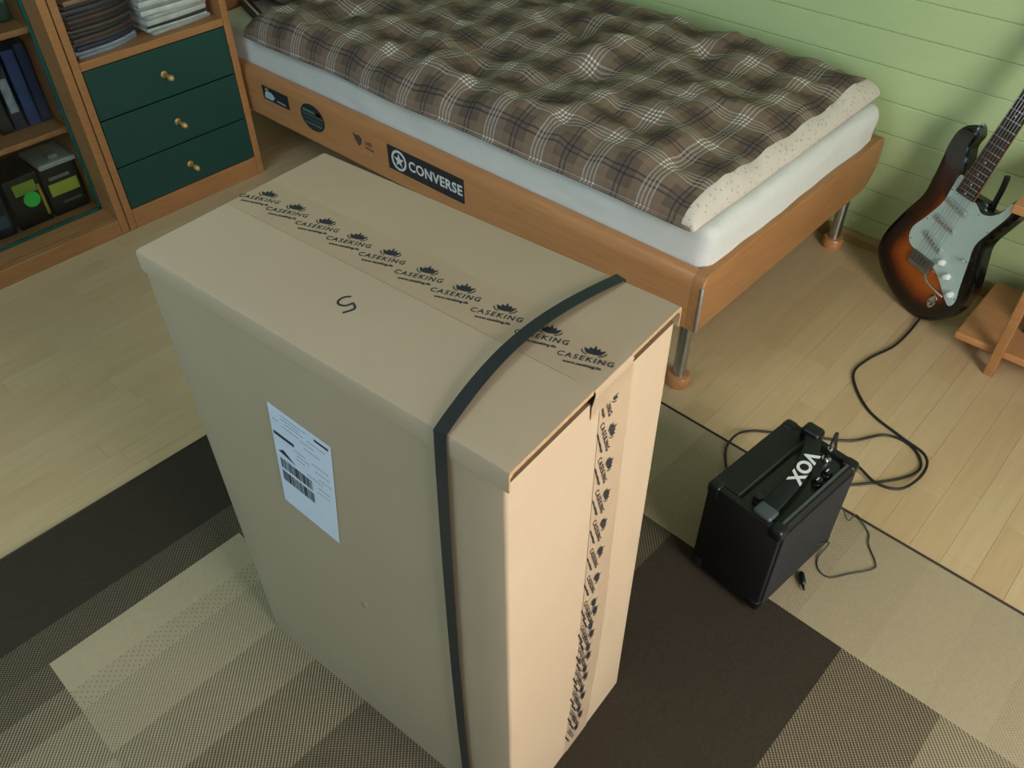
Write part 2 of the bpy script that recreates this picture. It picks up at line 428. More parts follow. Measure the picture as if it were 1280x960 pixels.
# local: x 0..2.35 (away from cabinets), y 0..-2.6.  patch list later ones win: x0,x1,y0,y1 in room numbers, share of cream, dots
RP = [(-1.5, .85, -1.2, 1.39, .0, 0), (-1.27, .85, -1.2, .425, .22, 0), (-1.19, .85, -1.2, 0.0, .27, 0), (-1.12, .85, -1.2, 0.0, .42, 0), (-1.05, .85, -1.2, 0, .56, 0), (-.93, .85, -1.2, 0, .66, 0),
      (-1.19, -1.105, 0, .425, 1.0, 0), (-1.105, -1.055, 0, .425, .72, 1), (-1.055, -.94, 0, .425, .70, 0), (-.94, -.825, 0, .425, .56, 0),
      (-.825, -.69, 0, .425, .42, 0), (-.69, .3, 0, .425, .27, 0),
      (-1.27, -.50, .425, 1.07, .22, 0), (-.50, -.10, .425, 1.07, 0, 0), (-.10, .095, .425, 1.07, .36, 0), (.095, .85, .425, 1.07, .56, 0),
      (-.9, .85, 1.07, 1.39, 1.0, 0), (-.62, -.2, 1.07, 1.39, .76, 0), (-.2, -.06, 1.07, 1.39, .88, 0), (.06, .17, 1.07, 1.39, .90, 0), (.17, .85, 1.07, 1.39, .80, 0)]
xs = sorted({-1.5, .85} | {v for q in RP for v in q[:2]}); ys = sorted({-1.2, 1.39} | {v for q in RP for v in q[2:4]})
bm = bmesh.new(); lf = bm.faces.layers.float.new('mixf'); ld = bm.faces.layers.float.new('dots')
gv = {}
def rv(x, y, z):
    kx = (x, y, z)
    if kx not in gv: gv[kx] = bm.verts.new((x+1.5, min(y, 1.385)-1.385, z))
    return gv[kx]
for i in range(len(xs)-1):
    for j in range(len(ys)-1):
        cx, cy = (xs[i]+xs[i+1])/2, (ys[j]+ys[j+1])/2; val = (0, 0)
        for q in RP:
            if q[0] < cx < q[1] and q[2] < cy < q[3]: val = q[4:6]
        f = bm.faces.new((rv(xs[i], ys[j], .006), rv(xs[i+1], ys[j], .006), rv(xs[i+1], ys[j+1], .006), rv(xs[i], ys[j+1], .006)))
        f[lf] = val[0]; f[ld] = val[1]
low = bmesh.ops.extrude_face_region(bm, geom=bm.faces[:])
for v in low['geom']:
    if isinstance(v, bmesh.types.BMVert): v.co.z = .0006
obj('pile', bm, M['rug'], rug, False)
bm = bmesh.new(); Wr, Hr = 2.35, -2.585
tube(bm, [(0, .0, .0042), (Wr, .0, .0042)], .0042, 8); tube(bm, [(0, 0, .0042), (0, Hr, .0042)], .0036, 8)
tube(bm, [(0, Hr, .0042), (Wr, Hr, .0042)], .0042, 8); tube(bm, [(Wr, 0, .0042), (Wr, Hr, .0042)], .0042, 8)
obj('edge_binding', bm, M['binding'], rug, True)

# ------------------------------------------------------------------ cardboard box
BL, BW, BH = 0.6007, 0.324, 0.8977
cb = thing('cardboard_box', 'tall brown cardboard box with a black strap standing on the rug', 'box', (-0.3589, 0.3791, 0.0065), 0.0734757)
BH -= .0065
bm = bmesh.new(); box(bm, -BL+.002, -.003, .002, BW-.002, 0, BH-.0255)
es = [e for e in bm.edges if abs(e.verts[0].co.z-e.verts[1].co.z) > .3]
bmesh.ops.bevel(bm, geom=es, offset=.005, segments=3, profile=.5, affect='EDGES')
bmesh.ops.subdivide_edges(bm, edges=[e for e in bm.edges if e.calc_length() > .25], cuts=14, use_grid_fill=True)
for v in bm.verts:      # a soft bulge of the big walls
    sx = math.sin(PI*min(max(-v.co.x/BL, 0), 1)); sz = math.sin(PI*min(max(v.co.z/BH, 0), 1)); sy = math.sin(PI*min(max(v.co.y/BW, 0), 1))
    if v.co.y < .004: v.co.y -= .003*sx*sz*0.5
    if v.co.x > -.006: v.co.x -= .003*sy*sz
bm.normal_update()
bmesh.ops.delete(bm, geom=[f for f in bm.faces if f.calc_center_median().z > BH-.0260], context='FACES')
bmesh.ops.recalc_face_normals(bm, faces=bm.faces[:])
if sum(f.normal.dot(f.calc_center_median()-Vector((-BL/2, BW/2, BH/2))) for f in bm.faces) < 0: bmesh.ops.reverse_faces(bm, faces=bm.faces[:])
ring_in = {}
for v in bm.verts: ring_in[v] = v.normal.copy()
inner = {}
rim = [e for e in bm.edges if e.is_boundary]
for e in rim:
    for v in e.verts:
        if v not in inner:
            n_ = Vector((ring_in[v].x, ring_in[v].y, 0)).normalized(); inner[v] = (bm.verts.new(v.co-n_*.0055), bm.verts.new(v.co-n_*.0055-Vector((0, 0, .05))))
for e in rim:
    a, b = e.verts
    f = bm.faces.new((a, b, inner[b][0], inner[a][0])); f.material_index = 1
    bm.faces.new((inner[a][0], inner[b][0], inner[b][1], inner[a][1]))
obj('carton', bm, [M['card'], M['card_edge']], cb, 'auto')
t = .0062; zt = BH; zb = BH-t
vm = .166
for k, (va, vb, sgn) in enumerate(((0.0, vm-.0006, 1), (BW, vm+.0006, -1))):
    pr = [(va, zt-.030), (va, zt-.0045), (va+sgn*.0016, zt-.0012), (va+sgn*.0055, zt), (vb, zt), (vb, zb), (va+sgn*.0075, zb), (va+sgn*.0018, zb-.004), (va+sgn*.0018, zt-.030)]
    bm = bmesh.new(); prism(bm, pr, -BL, .0015, lambda p, q, u: (u, p, q))
    top_cut = [e for e in bm.edges if abs(e.verts[0].co.x-e.verts[1].co.x) > .3]
    bmesh.ops.subdivide_edges(bm, edges=top_cut, cuts=30, use_grid_fill=True)
    for v in bm.verts:  # worn, slightly drooping flap ends
        d = max(0, v.co.x+.03)/.035
        v.co.z -= .0008*d*d*(1+.6*noise.noise(Vector((k*5, v.co.y*30, 0))))
        v.co.z += .0012*math.sin(PI*min(max(-v.co.x/BL, 0), 1))*math.sin(PI*min(max(v.co.y/BW, 0), 1))
        if v.co.x > .001: v.co.x += .0018*noise.noise(Vector((v.co.y*45, v.co.z*20, k)))
    ei = [f for f in bm.faces if f.normal.x > .8 or f.calc_center_median().x > .0008]
    for f in ei: f.material_index = 1
    obj('top_flap', bm, [M['card'], M['card_edge']], cb, 'auto')
# tape: over the top seam, folded down the end, and down the end seam
def ribbon(path, w, th, name, mat, parent, side=Vector((0, 1, 0)), subs=1):
    """flat band of width w following path of (point, normal)"""
    bm = bmesh.new(); R_ = []
    for (p, n_, off) in path:
        p = Vector(p); n_ = Vector(n_).normalized(); s = Vector(off) if off else side
        R_.append([bm.verts.new(q) for q in (p-s*w/2, p+s*w/2, p+s*w/2+n_*th, p-s*w/2+n_*th)])
    for a, b in zip(R_, R_[1:]):
        for i in range(4): bm.faces.new((a[i], a[(i+1) % 4], b[(i+1) % 4], b[i]))
    bm.faces.new(R_[0][::-1]); bm.faces.new(R_[-1])
    return obj(name, bm, mat, parent, 'auto')
TV = .180
pth = [((-BL-.0006, TV, BH-.10), (-1, 0, 0), None), ((-BL-.0006, TV, BH-.003), (-1, 0, 0), None), ((-BL+.002, TV, BH+.0004), (-.4, 0, 1), None)]
for i in range(1, 30):
    u = -BL+.0+i*(BL-.008)/30
    pth.append(((u, TV, BH+.0004+.0012*math.sin(PI*-u/BL)*math.sin(PI*TV/BW)), (0, 0, 1), None))
pth += [((-.008, TV, BH-.0005), (0, 0, 1), None), ((.0022, TV, BH-.0012), (.5, 0, 1), None), ((.0042, TV, BH-.005), (1, 0, .3), None), ((.0025, TV, BH-.016), (1, 0, 0), None), ((-.001, TV+.002, BH-.03), (1, 0, 0), None), ((-.0022, TV+.004, BH-.05), (1, 0, 0), None)]
ribbon(pth, .074, .00025, 'packing_tape', M['tape'], cb)
def sx_right(v, z): return -.003-.003*math.sin(PI*v/BW)*math.sin(PI*z/BH)
SV = lambda z: .197+.008*math.sin(PI*min(1, z/.9))-(.016 if z < .3 else 0)*(1-z/.3)
pth = [((sx_right(SV(z), z)+.0004, SV(z), z), (1, 0, 0), None) for z in [BH-.028-i*(BH-.03)/24 for i in range(25)]]
ribbon(pth, .066, .00025, 'packing_tape', M['tape'], cb)
pth = [((sx_right(SV(z), z)+.0008, SV(z)+.004, z), (1, 0, 0), None) for z in [.44-i*.44/14 for i in range(15)]]
ribbon(pth, .062, .00025, 'packing_tape', M['tape'], cb)
# the printed mark: crown, word and address line, set at a slant across the tape
def logo_mesh():
    bm = bmesh.new()
    a = math.radians(3)
    Rm = Matrix.Rotation(math.radians(18), 4, 'Z')
    cr = [(-.0085, -.005), (-.0125, .0035), (-.0065, .001), (-.0058, .0055), (-.002, .003), (.0, .0098), (.002, .003), (.0058, .0055), (.0065, .001), (.0125, .0035), (.0085, -.005), (.0, -.0062)]
    poly(bm, cr, Rm, .0002)
    for sg in (-1, 1):      # the two bows round the crown
        arc = [(sg*.0145*math.cos(math.radians(t)), -.001+.0085*math.sin(math.radians(t))) for t in range(-62, 5, 11)]
        arc += [(sg*.0132*math.cos(math.radians(t)), -.001+.0073*math.sin(math.radians(t))) for t in range(4, -63, -11)]
        poly(bm, arc, Rm, .0002)
    text_into(bm, 'CASEKING', .0112, Matrix.Translation((-.001, -.0165, 0)) @ Rm, .0001, .00015, 1.0, .12, 1.28)
    text_into(bm, 'www.caseking.de', .0062, Matrix.Translation((.0015, -.0265, 0)) @ Rm, .0001, .00015, 1.0)
    me = bpy.data.meshes.new('tape_print'); bm.to_mesh(me); bm.free(); me.materials.append(M['ink']); return me
lm = logo_mesh()
def put_logo(mat4):
    o = bpy.data.objects.new('tape_print', lm); C.objects.link(o); o.parent = cb; o.matrix_local = mat4; return o
for u in (-.032, -.091, -.155, -.217, -.276, -.338, -.397, -.456, -.515, -.572):
    put_logo(Matrix.Translation((u, .193, BH+.0009+.0012*math.sin(PI*-u/BL)*math.sin(PI*.18/BW))))
def side_logo(v, z, dx):
    m = Matrix(((0, 0, 1, sx_right(v, z)+dx), (0, 1, 0, v), (-1, 0, 0, z-.0065), (0, 0, 0, 1))); put_logo(m)
for i in range(14): side_logo(.196+.009*math.sin(PI*min(1, i/9)) if i < 9 else .198-.004*(i-9), .851-.0612*i, .0013)
for i in range(6): side_logo(.207-.003*i, .395-.0612*i, .0016)
# strap round the box
ST = []
for i in range(33):
    f = i/32; v = -.0012+f*(BW+.0024)
    bow = .021*math.sin(PI*min(1, f*1.02))
    lift = .0075*math.sin(PI*f)**0.7
    ST.append(((-.083-bow, v, BH+.0012+lift), (0, 0, 1), (math.cos(.35*math.cos(PI*f)), .20*math.cos(PI*f), 0)))
front = [((-.083-.004*math.sin(PI*z/BH)-.012*(1-z/BH), -.0012-.0022*math.sin(PI*z/BH)**.5, z), (0, -1, 0), (1, 0, 0)) for z in [BH*(i/20) for i in range(0, 20)]]
back = [((-.083-.012*(1-z/BH), BW+.0012, z), (0, 1, 0), (1, 0, 0)) for z in [BH*(1-i/20) for i in range(1, 21)]]
ribbon(front + [((-.083, -.0014, BH-.004), (0, -1, .4), (1, 0, 0))] + ST + back, .0165, .0009, 'strap', M['strap'], cb)
# shipping label, straight from its four corners on the broad side
lab = [(-.415, .545), (-.304, .532), (-.275, .748), (-.39, .757)]
yl = lambda u, z: .002-.0015*math.sin(PI*-u/BL)*math.sin(PI*z/BH)-.0006
def on_label(a, b, off=.0):
    p = [Vector(q) for q in (lab[3], lab[2], lab[1], lab[0])]   # a across 0..1, b down 0..1
    q = p[0]*(1-a)*(1-b)+p[1]*a*(1-b)+p[2]*a*b+p[3]*(1-a)*b
    return Vector((q.x, yl(q.x, q.y)-off, q.y-.0065))
def label_patch(bm, quad, off, th):
    A = [bm.verts.new(on_label(a, b, off)) for a, b in quad]; B = [bm.verts.new(on_label(a, b, off+th)) for a, b in quad]
    bm.faces.new(A); bm.faces.new(B[::-1])
    for i in range(len(quad)): bm.faces.new((A[i], A[(i+1) % len(quad)], B[(i+1) % len(quad)], B[i]))
bm = bmesh.new()
for i in range(6):
    for j in range(8): label_patch(bm, [(i/6, j/8), ((i+1)/6, j/8), ((i+1)/6, (j+1)/8), (i/6, (j+1)/8)], .0002, .0004)
bmesh.ops.remove_doubles(bm, verts=bm.verts, dist=1e-6)
sl = tag(obj('shipping_label', bm, M['paper'], cb), 'white paper shipping label with barcodes')
def rect(a0, a1, b0, b1): return [(a0, b0), (a1, b0), (a1, b1), (a0, b1)]
for q_ in (rect(.03, .37, .245, .275), [(.06, .435), (.15, .395), (.35, .465)], rect(.74, .96, .035, .055)):
    bm = bmesh.new(); label_patch(bm, q_, .0007, .0002); obj('black_print', bm, M['ink'], sl)
bm = bmesh.new()
for row, b0, b1 in ((0, .50, .60), (1, .63, .735)):
    a = .07
    while a < .62:
        w = random.choice((.006, .012, .018)); label_patch(bm, rect(a, a+w, b0, b1), .0007, .0002); a += w+random.choice((.006, .01, .016))
obj('barcode', bm, M['ink'], sl)
bm = bmesh.new()
for (a0, a1, b) in ((.05, .14, .12), (.2, .6, .04), (.2, .5, .07), (.25, .55, .1), (.2, .48, .14), (.5, .72, .15), (.62, .9, .1), (.55, .8, .2), (.36, .55, .30), (.4, .6, .34), (.38, .52, .38), (.66, .93, .3), (.7, .92, .36), (.75, .95, .42), (.55, .8, .46), (.72, .92, .52), (.7, .9, .57)):
    a = a0
    while a < a1:
        w = random.uniform(.012, .04); label_patch(bm, rect(a, min(a+w, a1), b, b+.008), .0007, .0002); a += w+.012
obj('small_print', bm, M['grey_ink'], sl)
# hand-written 5, upside down as seen from the camera, and the torn hole
bm = bmesh.new(); ex = Vector((-.42, -.9, 0)).normalized(); ey = Vector((.9, -.42, 0)).normalized()
five = [(.010, .014), (-.005, .013), (-.007, .002), (.002, .003), (.0085, -.003), (.007, -.010), (-.001, -.0135), (-.009, -.011)]
zz = BH+.0009
pts = [Vector((-.307, .087, zz)) + ex*p + ey*q for p, q in five]
tube(bm, catmull(pts[:3], 4) + catmull(pts[2:], 5)[1:], .0016, 6)
for v in bm.verts: v.co.z = zz+(v.co.z-zz)*.25
tag(obj('number_mark', bm, M['ink'], cb), 'black hand-marked 5')
bm = bmesh.new(); cyl(bm, (-.281, yl(-.281, .4)+.001, .3905), .0055, .0016, (0, -1, 0), 10)
for v in bm.verts: v.co.z += (.35*(v.co.z-.39)) + .0012*noise.noise(v.co*400)
tag(obj('torn_spot', bm, M['card_edge'], cb), 'small torn spot in the cardboard')

# ------------------------------------------------------------------ bed
BX, BY = -.7246, 1.4186; BXH = -2.78; BYF = 2.352
bed = thing('bed', 'low beech bed frame on steel legs with stickers on its side rail', 'bed', (0, 0, 0))
def rail_prof(o, i, z0, z1, r=.020, h=.036):
    s = 1 if i > o else -1
    return [(o, z0), (o, z1-h)] + [(o+s*r*(1-math.cos(a)), z1-h+h*math.sin(a)) for a in [PI/2*j/5 for j in range(1, 6)]] + [(i, z1), (i, z0)]
bm = bmesh.new(); prism(bm, rail_prof(BY, BY+.03, .222, .376), BXH, BX-.0305, lambda p, q, t: (t, p, q)); obj('side_rail', bm, M['beech_x'], bed, 'auto')
bm = bmesh.new(); prism(bm, rail_prof(BYF, BYF-.03, .222, .376), BXH, BX-.0305, lambda p, q, t: (t, p, q)); obj('side_rail', bm, M['beech_x'], bed, 'auto')
bm = bmesh.new()
foot = [(BY, .222), (BYF-.06, .222), (BYF-.03, .236), (BYF-.004, .27), (BYF+.004, .30), (BYF+.004, .345), (BYF-.008, .368), (BYF-.03, .376), (BY+.020, .376), (BY+.010, .371), (BY+.003, .358), (BY, .34)]
prism(bm, foot, BX-.03, BX, lambda p, q, t: (t, p, q))
es = [e for e in bm.edges if abs(e.verts[0].co.x-e.verts[1].co.x) < 1e-5 and e.verts[0].co.x > BX-.001]
bmesh.ops.bevel(bm, geom=es, offset=.004, segments=3, profile=.5, affect='EDGES'); obj('foot_rail', bm, M['beech_y'], bed, 'auto')
obj('head_rail', bx(BXH, BXH+.03, BY+.03, BYF-.03, .222, .60, .006), M['beech_y'], bed, 'auto')
bm = bmesh.new(); cyl(bm, (BX-.0022, BY+.0022, .224), .0042, .126, seg=14, bev=.001); obj('corner_strip', bm, M['alu'], bed, 'auto')
for lx, ly in ((-.775, 1.468), (-.775, 2.318), (-2.70, 1.468), (-2.70, 2.318)):
    bm = bmesh.new(); cyl(bm, (lx, ly, .03), .0165, .20, seg=20); lg = obj('leg', bm, M['steel'], bed, 'auto')
    bm = bmesh.new(); lathe(bm, [(.030, 0), (.032, .004), (.032, .024), (.028, .031), (.018, .032)], (lx, ly, 0), seg=24); tag(obj('foot_disc', bm, M['beech_x'], lg, 'auto'), 'beech wood foot disc')
for i in range(13):
    obj('slat', bx(BXH+.10+i*.15, BXH+.17+i*.15, BY+.032, BYF-.032, .262, .28, .003), M['beech_y'], bed)
# stickers on the side rail (face y = BY)
ys_ = BY-.0004
SM = lambda x, z, s=0: Matrix(((1, 0, 0, x), (0, 0, -1, ys_-s), (0, 1, 0, z), (0, 0, 0, 1)))
bm = bmesh.new(); poly(bm, [(-.157, -.038), (.157, -.038), (.157, .038), (-.157, .038)], SM(-1.643, .302), .0004)
stk = tag(obj('sticker', bm, M['ink'], bed), 'long black sticker with a ringed star and CONVERSE in white')
bm = bmesh.new()
def ring(bm, m, ro, ri, n=36):
    for i in range(n):
        a, b = 2*PI*i/n, 2*PI*(i+1)/n
        poly(bm, [(ri*math.cos(a), ri*math.sin(a)), (ro*math.cos(a), ro*math.sin(a)), (ro*math.cos(b), ro*math.sin(b)), (ri*math.cos(b), ri*math.sin(b))], m, .0002)
mS = SM(-1.752, .302, .0005)
ring(bm, mS, .032, .0245)
star = [((.022 if i % 2 == 0 else .0092)*math.cos(PI/2+i*PI/5), (.022 if i % 2 == 0 else .0092)*math.sin(PI/2+i*PI/5)) for i in range(10)]
poly(bm, star, mS, .0002)
obj('star_emblem', bm, M['white_ink'], stk)
bm = bmesh.new(); text_into(bm, 'CONVERSE', .043, SM(-1.602, .3005, .0006), .0011, .0001, .98, 0, 1.06); obj('lettering', bm, M['white_ink'], stk)
bm = bmesh.new(); m_ = SM(-2.155, .305)
poly(bm, [(.060*math.cos(2*PI*i/32), .044*math.sin(2*PI*i/32)) for i in range(32)], m_, .0004)
s2 = tag(obj('sticker', bm, plain('dark_teal_print', '#20322f', .45), bed), 'round dark sticker with worn stripes')
for (z_, hw, hh, hx) in ((.018, .046, .004, '#5f7a72'), (.006, .052, .003, '#465a5c'), (-.008, .052, .004, '#3c4a4a'), (-.022, .040, .003, '#526a66')):
    bm = bmesh.new(); poly(bm, [(-hw, z_-hh), (hw, z_-hh), (hw, z_+hh), (-hw, z_+hh)], SM(-2.155, .305, .0004), .0002); obj('stripe', bm, plain('worn_print', hx, .5), s2)
bm = bmesh.new(); poly(bm, [(.012, .026), (.046, .022), (.052, .012), (.02, .012)], SM(-2.155, .305, .0004), .0002); obj('red_patch', bm, plain('dull_red_print', '#6a3a34', .5), s2)
bm = bmesh.new(); poly(bm, [(-.07, -.024), (.07, -.024), (.07, .022), (-.07, .022)], SM(-2.345, .316), .0004)
s3 = tag(obj('sticker', bm, M['ink'], bed), 'small black rectangular sticker with a pale splash')
for hx, pts in (('#a8c8d2', [(-.062, -.019), (-.02, -.019), (-.004, -.006), (-.02, .006), (-.045, .008), (-.058, -.002)]), ('#c08a50', [(-.056, .006), (-.036, .010), (-.034, .017), (-.052, .017)]), ('#8fa0a2', [(.004, -.016), (.05, -.018), (.05, -.012), (.006, -.010)])):
    bm = bmesh.new(); poly(bm, pts, SM(-2.345, .316, .0004), .0002); obj('print', bm, plain('splash_print', hx, .5), s3)
bm = bmesh.new()
poly(bm, [(-.05, .02), (-.034, .014), (-.02, .018), (-.006, .010), (-.012, -.010), (-.024, -.019), (-.036, -.006)], SM(-1.91, .305), .0003)
for px in (.012, .022, .032): poly(bm, [(px, -.004), (px+.006, -.004), (px+.004, .010), (px-.001, .008)], SM(-1.91, .305), .0003)
poly(bm, [(.006, -.016), (.045, -.018), (.045, -.013), (.006, -.011)], SM(-1.91, .305), .0003)
tag(obj('sticker', bm, plain('faded_print', '#54443a', .6), bed), 'small faded winged crest decal')

# mattress in its fitted sheet
def rounded_slab(x0, x1, y0, y1, z0, z1, r, nx, ny, nz, disp):
    bm = bmesh.new(); box(bm, x0, x1, y0, y1, z0, z1)
    def cut(ax, n):
        es = [e for e in bm.edges if abs((e.verts[0].co-e.verts[1].co)[ax]) > 1e-4 and abs((e.verts[0].co-e.verts[1].co).length-abs((e.verts[0].co-e.verts[1].co)[ax])) < 1e-5]
        bmesh.ops.subdivide_edges(bm, edges=es, cuts=n, use_grid_fill=True)
    cut(0, nx); cut(1, ny); cut(2, nz)
    for v in bm.verts:
        c = Vector((min(max(v.co.x, x0+r), x1-r), min(max(v.co.y, y0+r), y1-r), min(max(v.co.z, z0+r), z1-r)))
        d = v.co-c
        if d.length > r: v.co = c + d.normalized()*r
        v.co = disp(v.co.copy(), (v.co-c).normalized() if (v.co-c).length > 1e-6 else Vector((0, 0, 0)))
    return bm
def mdisp(p, n):
    w = .004*noise.noise(Vector((p.x*5, p.y*7, p.z*9))) + .003*noise.noise(Vector((p.x*16+p.z*30, p.y*14+p.z*30, p.z*4)))
    return p + n*(w if p.z > .33 else 0)
bm = rounded_slab(-2.735, -.742, BY+.034, BYF-.034, .282, .476, .036, 110, 56, 10, mdisp)
mt = tag(obj('mattress', bm, M['sheet'], None, True), 'mattress in a pale cream fitted sheet lying in the beech bed frame', 'mattress')
# the sheet spilling over the rail at the near foot corner
# duvet
DX0, DX1, DY0, DY1 = -2.46, -.768, 1.418, 2.332
def dsamp(a, b, r, n):
    e = [a + r*(1-math.cos(PI/2*i/6)) for i in range(6)]
    mid = [a+r + (b-a-2*r)*i/n for i in range(n+1)]
    return e + mid + [b-r*(1-math.cos(PI/2*i/6)) for i in range(5, -1, -1)]
sxs = dsamp(DX0, DX1, .07, 130); sys_ = dsamp(DY0, DY1, .07, 74)
def arc(v, lo, hi, r):   # surface length coordinate so the check keeps its scale round the edge
    if v < lo+r: return lo+r - r*math.asin(min(1, max(-1, (lo+r-v)/r)))
    if v > hi-r: return hi-r + r*math.asin(min(1, max(-1, (v-hi+r)/r)))
    return v
def edge_h(d, r): d = max(0, min(d, r)); return math.sqrt(max(0, 1-((r-d)/r)**2))
dents = [(-1.62, 1.60, .055), (-1.06, 1.62, .03), (-1.35, 1.80, .045), (-1.0, 1.95, .03), (-1.55, 2.0, .05), (-1.9, 1.75, .04), (-2.1, 2.0, .04), (-1.2, 2.12, .03), (-2.2, 1.62, .03), (-.95, 1.72, .02), (-1.38, 1.56, .03)]
def dz(x, y):
    ex_ = edge_h(min(x-DX0, DX1-x), .07); ey_ = edge_h(min(y-DY0, DY1-y), .07)
    e = min(ex_, ey_)*.5+ex_*ey_*.5
    th = .070 + .018*noise.noise(Vector((x*4.2, y*4.6, 1.3))) + .024*noise.noise(Vector((x*9, y*10, 7.7))) + .011*noise.noise(Vector((x*22+y*8, y*20, 3.1)))
    for a, b, h in dents:
        d2 = ((x-a)**2+(y-b)**2)
        th -= h*.75*math.exp(-d2/.0024) ; th += h*.22*math.exp(-d2/.02)
    th *= 1-.28*math.exp(-((DX1-x)/.16)**2)*min(1, max(0, (2.33-y)/.5))
    th += .010*math.exp(-((y-DY0-.10)/.07)**2)      # fuller roll along the near side
    return e*max(th, .02)
bm = bmesh.new(); uvl = bm.loops.layers.uv.new('UVMap')
T = {}; B = {}
for i, x in enumerate(sxs):
    for j, y in enumerate(sys_):
        wob_y = .012*noise.noise(Vector((x*3.2, 0, 9))) if j < 20 else 0
        k_ = 1-min(1, (y-DY0)/.25)
        wx_ = .006*noise.noise(Vector((0, y*5, 4)))*(1-min(1, (DX1-x)/.2))
        T[i, j] = bm.verts.new((x+wx_, y+wob_y*max(0, k_), .486+dz(x, y)))
        B[i, j] = T[i, j] if i in (0, len(sxs)-1) or j in (0, len(sys_)-1) else bm.verts.new((x+wx_, y+wob_y*max(0, k_), .4815))
def uvset(f, ij):
    for lp, (i, j) in zip(f.loops, ij): lp[uvl].uv = (arc(sxs[i], DX0, DX1, .07), arc(sys_[j], DY0, DY1, .07))
for i in range(len(sxs)-1):
    for j in range(len(sys_)-1):
        ij = [(i, j), (i+1, j), (i+1, j+1), (i, j+1)]
        f = bm.faces.new([T[q] for q in ij]); uvset(f, ij); f.smooth = True
        if sxs[i+1] > DX1-.030: f.material_index = 1
        try:
            g = bm.faces.new([B[q] for q in ij[::-1]]); uvset(g, ij[::-1]); g.material_index = 1; g.smooth = True
        except ValueError: pass
dv = obj('duvet', bm, [M['plaid'], M['floral']], None, 'keep')
for p in dv.data.polygons: p.use_smooth = True
tag(dv, 'brown plaid duvet with white and navy checks spread over the mattress', 'duvet')
# hem along the near edge and foot edge
bm = bmesh.new(); hp = [(x, DY0-.001+.012*noise.noise(Vector((x*3.2, 0, 9))), .4875) for x in [DX0+.01+(DX1-DX0-.02)*i/120 for i in range(121)]]
tube(bm, hp, .0045, 8); hem = obj('piped_hem', bm, M['plaid'], dv, True)
ul = hem.data.uv_layers.new(name='UVMap')
for lp in hem.data.loops: ul.data[lp.index].uv = (hem.data.vertices[lp.vertex_index].co.x, 1.52)
# pillow at the head of the bed and the navy edged cushion against the duvet
def pillow(name, cx, cy, cz, w, d, h, rot, mat, label, cat):
    o = thing(name, label, cat, (cx, cy, cz), rot)
    bm = bmesh.new(); n = 22; uvl = bm.loops.layers.uv.new('UVMap'); P = {}
    for s in (1, -1):
        for i in range(n+1):
            for j in range(n+1):
                a, b = 2*i/n-1, 2*j/n-1
                e = ((1-a**4)*(1-b**4))**.45
                pin = 1-.06*(abs(a*b)**2)
                if s < 0 and (i in (0, n) or j in (0, n)): P[s, i, j] = P[1, i, j]; continue
                P[s, i, j] = bm.verts.new((a*w/2*pin, b*d/2*pin, max(s*h/2*e*(1+.12*noise.noise(Vector((a*3, b*3, s)))), -h/2)))
        for i in range(n):
            for j in range(n):
                q = [(i, j), (i+1, j), (i+1, j+1), (i, j+1)]
                if s < 0: q = q[::-1]
                f = bm.faces.new([P[(s,)+t] for t in q])
                for lp, t in zip(f.loops, q): lp[uvl].uv = ((2*t[0]/n-1)*w/2, (2*t[1]/n-1)*d/2)
    obj('pillow_cover', bm, mat, o, 'keep').data.polygons.foreach_set('use_smooth', [True]*(2*n*n))
    return o
pillow('pillow', -2.61, 1.963, .5335, .26, .715, .10, 0, M['plaid'], 'brown plaid pillow at the head of the bed by the wall', 'pillow')
# dark navy and white striped notebook tucked between pillow side and duvet
nb = thing('notebook', 'thin navy notebook with a white stripe lying on the sheet by the duvet corner', 'notebook', (-2.605, 1.562, .4795), math.radians(-18))
obj('cover', bx(-.115, .115, -.018, .018, 0, .012, .002), plain('navy_cover', '#18222e', .4), nb)
obj('white_stripe', bx(-.11, .11, -.004, .004, .0118, .0126), M['white_ink'], nb)

# ------------------------------------------------------------------ cabinets
CX = -2.495; DEP = .40; CB = CX-DEP
dc = thing('drawer_cabinet', 'beech cabinet with three dark green drawers below an open shelf', 'cabinet', (CX, 1.144, 0))
w0, w1 = -.259, .259
HT = 1.35
for a, b in ((w0, w0+.023), (w1-.023, w1)): obj('side_panel', bx(-DEP, 0, a, b, 0, HT, .002), M['beech'], dc)
obj('plinth', bx(-.03, -.001, w0+.0235, w1-.0235, 0, .066, .002), M['beech_y'], dc)
obj('bottom_panel', bx(-DEP+.01, -.031, w0+.0235, w1-.0235, .046, .066), M['beech_y'], dc)
obj('shelf', bx(-DEP+.01, -.001, w0+.0235, w1-.0235, .516, .540, .002), M['beech_y'], dc)
obj('shelf', bx(-DEP+.01, -.001, w0+.0235, w1-.0235, .90, .922, .002), M['beech_y'], dc)
obj('top_panel', bx(-DEP, .004, w0, w1, HT, HT+.024, .003), M['beech_y'], dc)
obj('back_panel', bx(-DEP, -DEP+.008, w0+.0235, w1-.0235, .04, HT), M['beech_y'], dc)
for z0, z1 in ((.068, .2085), (.2115, .3615), (.3645, .5135)):
    d = obj('drawer', bx(-.022, -.002, w0+.0255, w1-.0255, z0+.001, z1, .0015), M['green'], dc)
    zk = (z0+z1)/2-.004
    bm = bmesh.new(); cyl(bm, (-.002, 0, zk), .011, .0015, (1, 0, 0), 16); obj('knob_plate', bm, M['brass'], d, True)
    bm = bmesh.new(); lathe(bm, [(.0045, 0), (.0035, .022), (.0055, .027), (.0088, .034), (.0094, .044), (.0075, .052), (.003, .055)], (-.002, 0, zk), (1, -.05, .05), 18)
    obj('knob', bm, M['brass'], d, True)
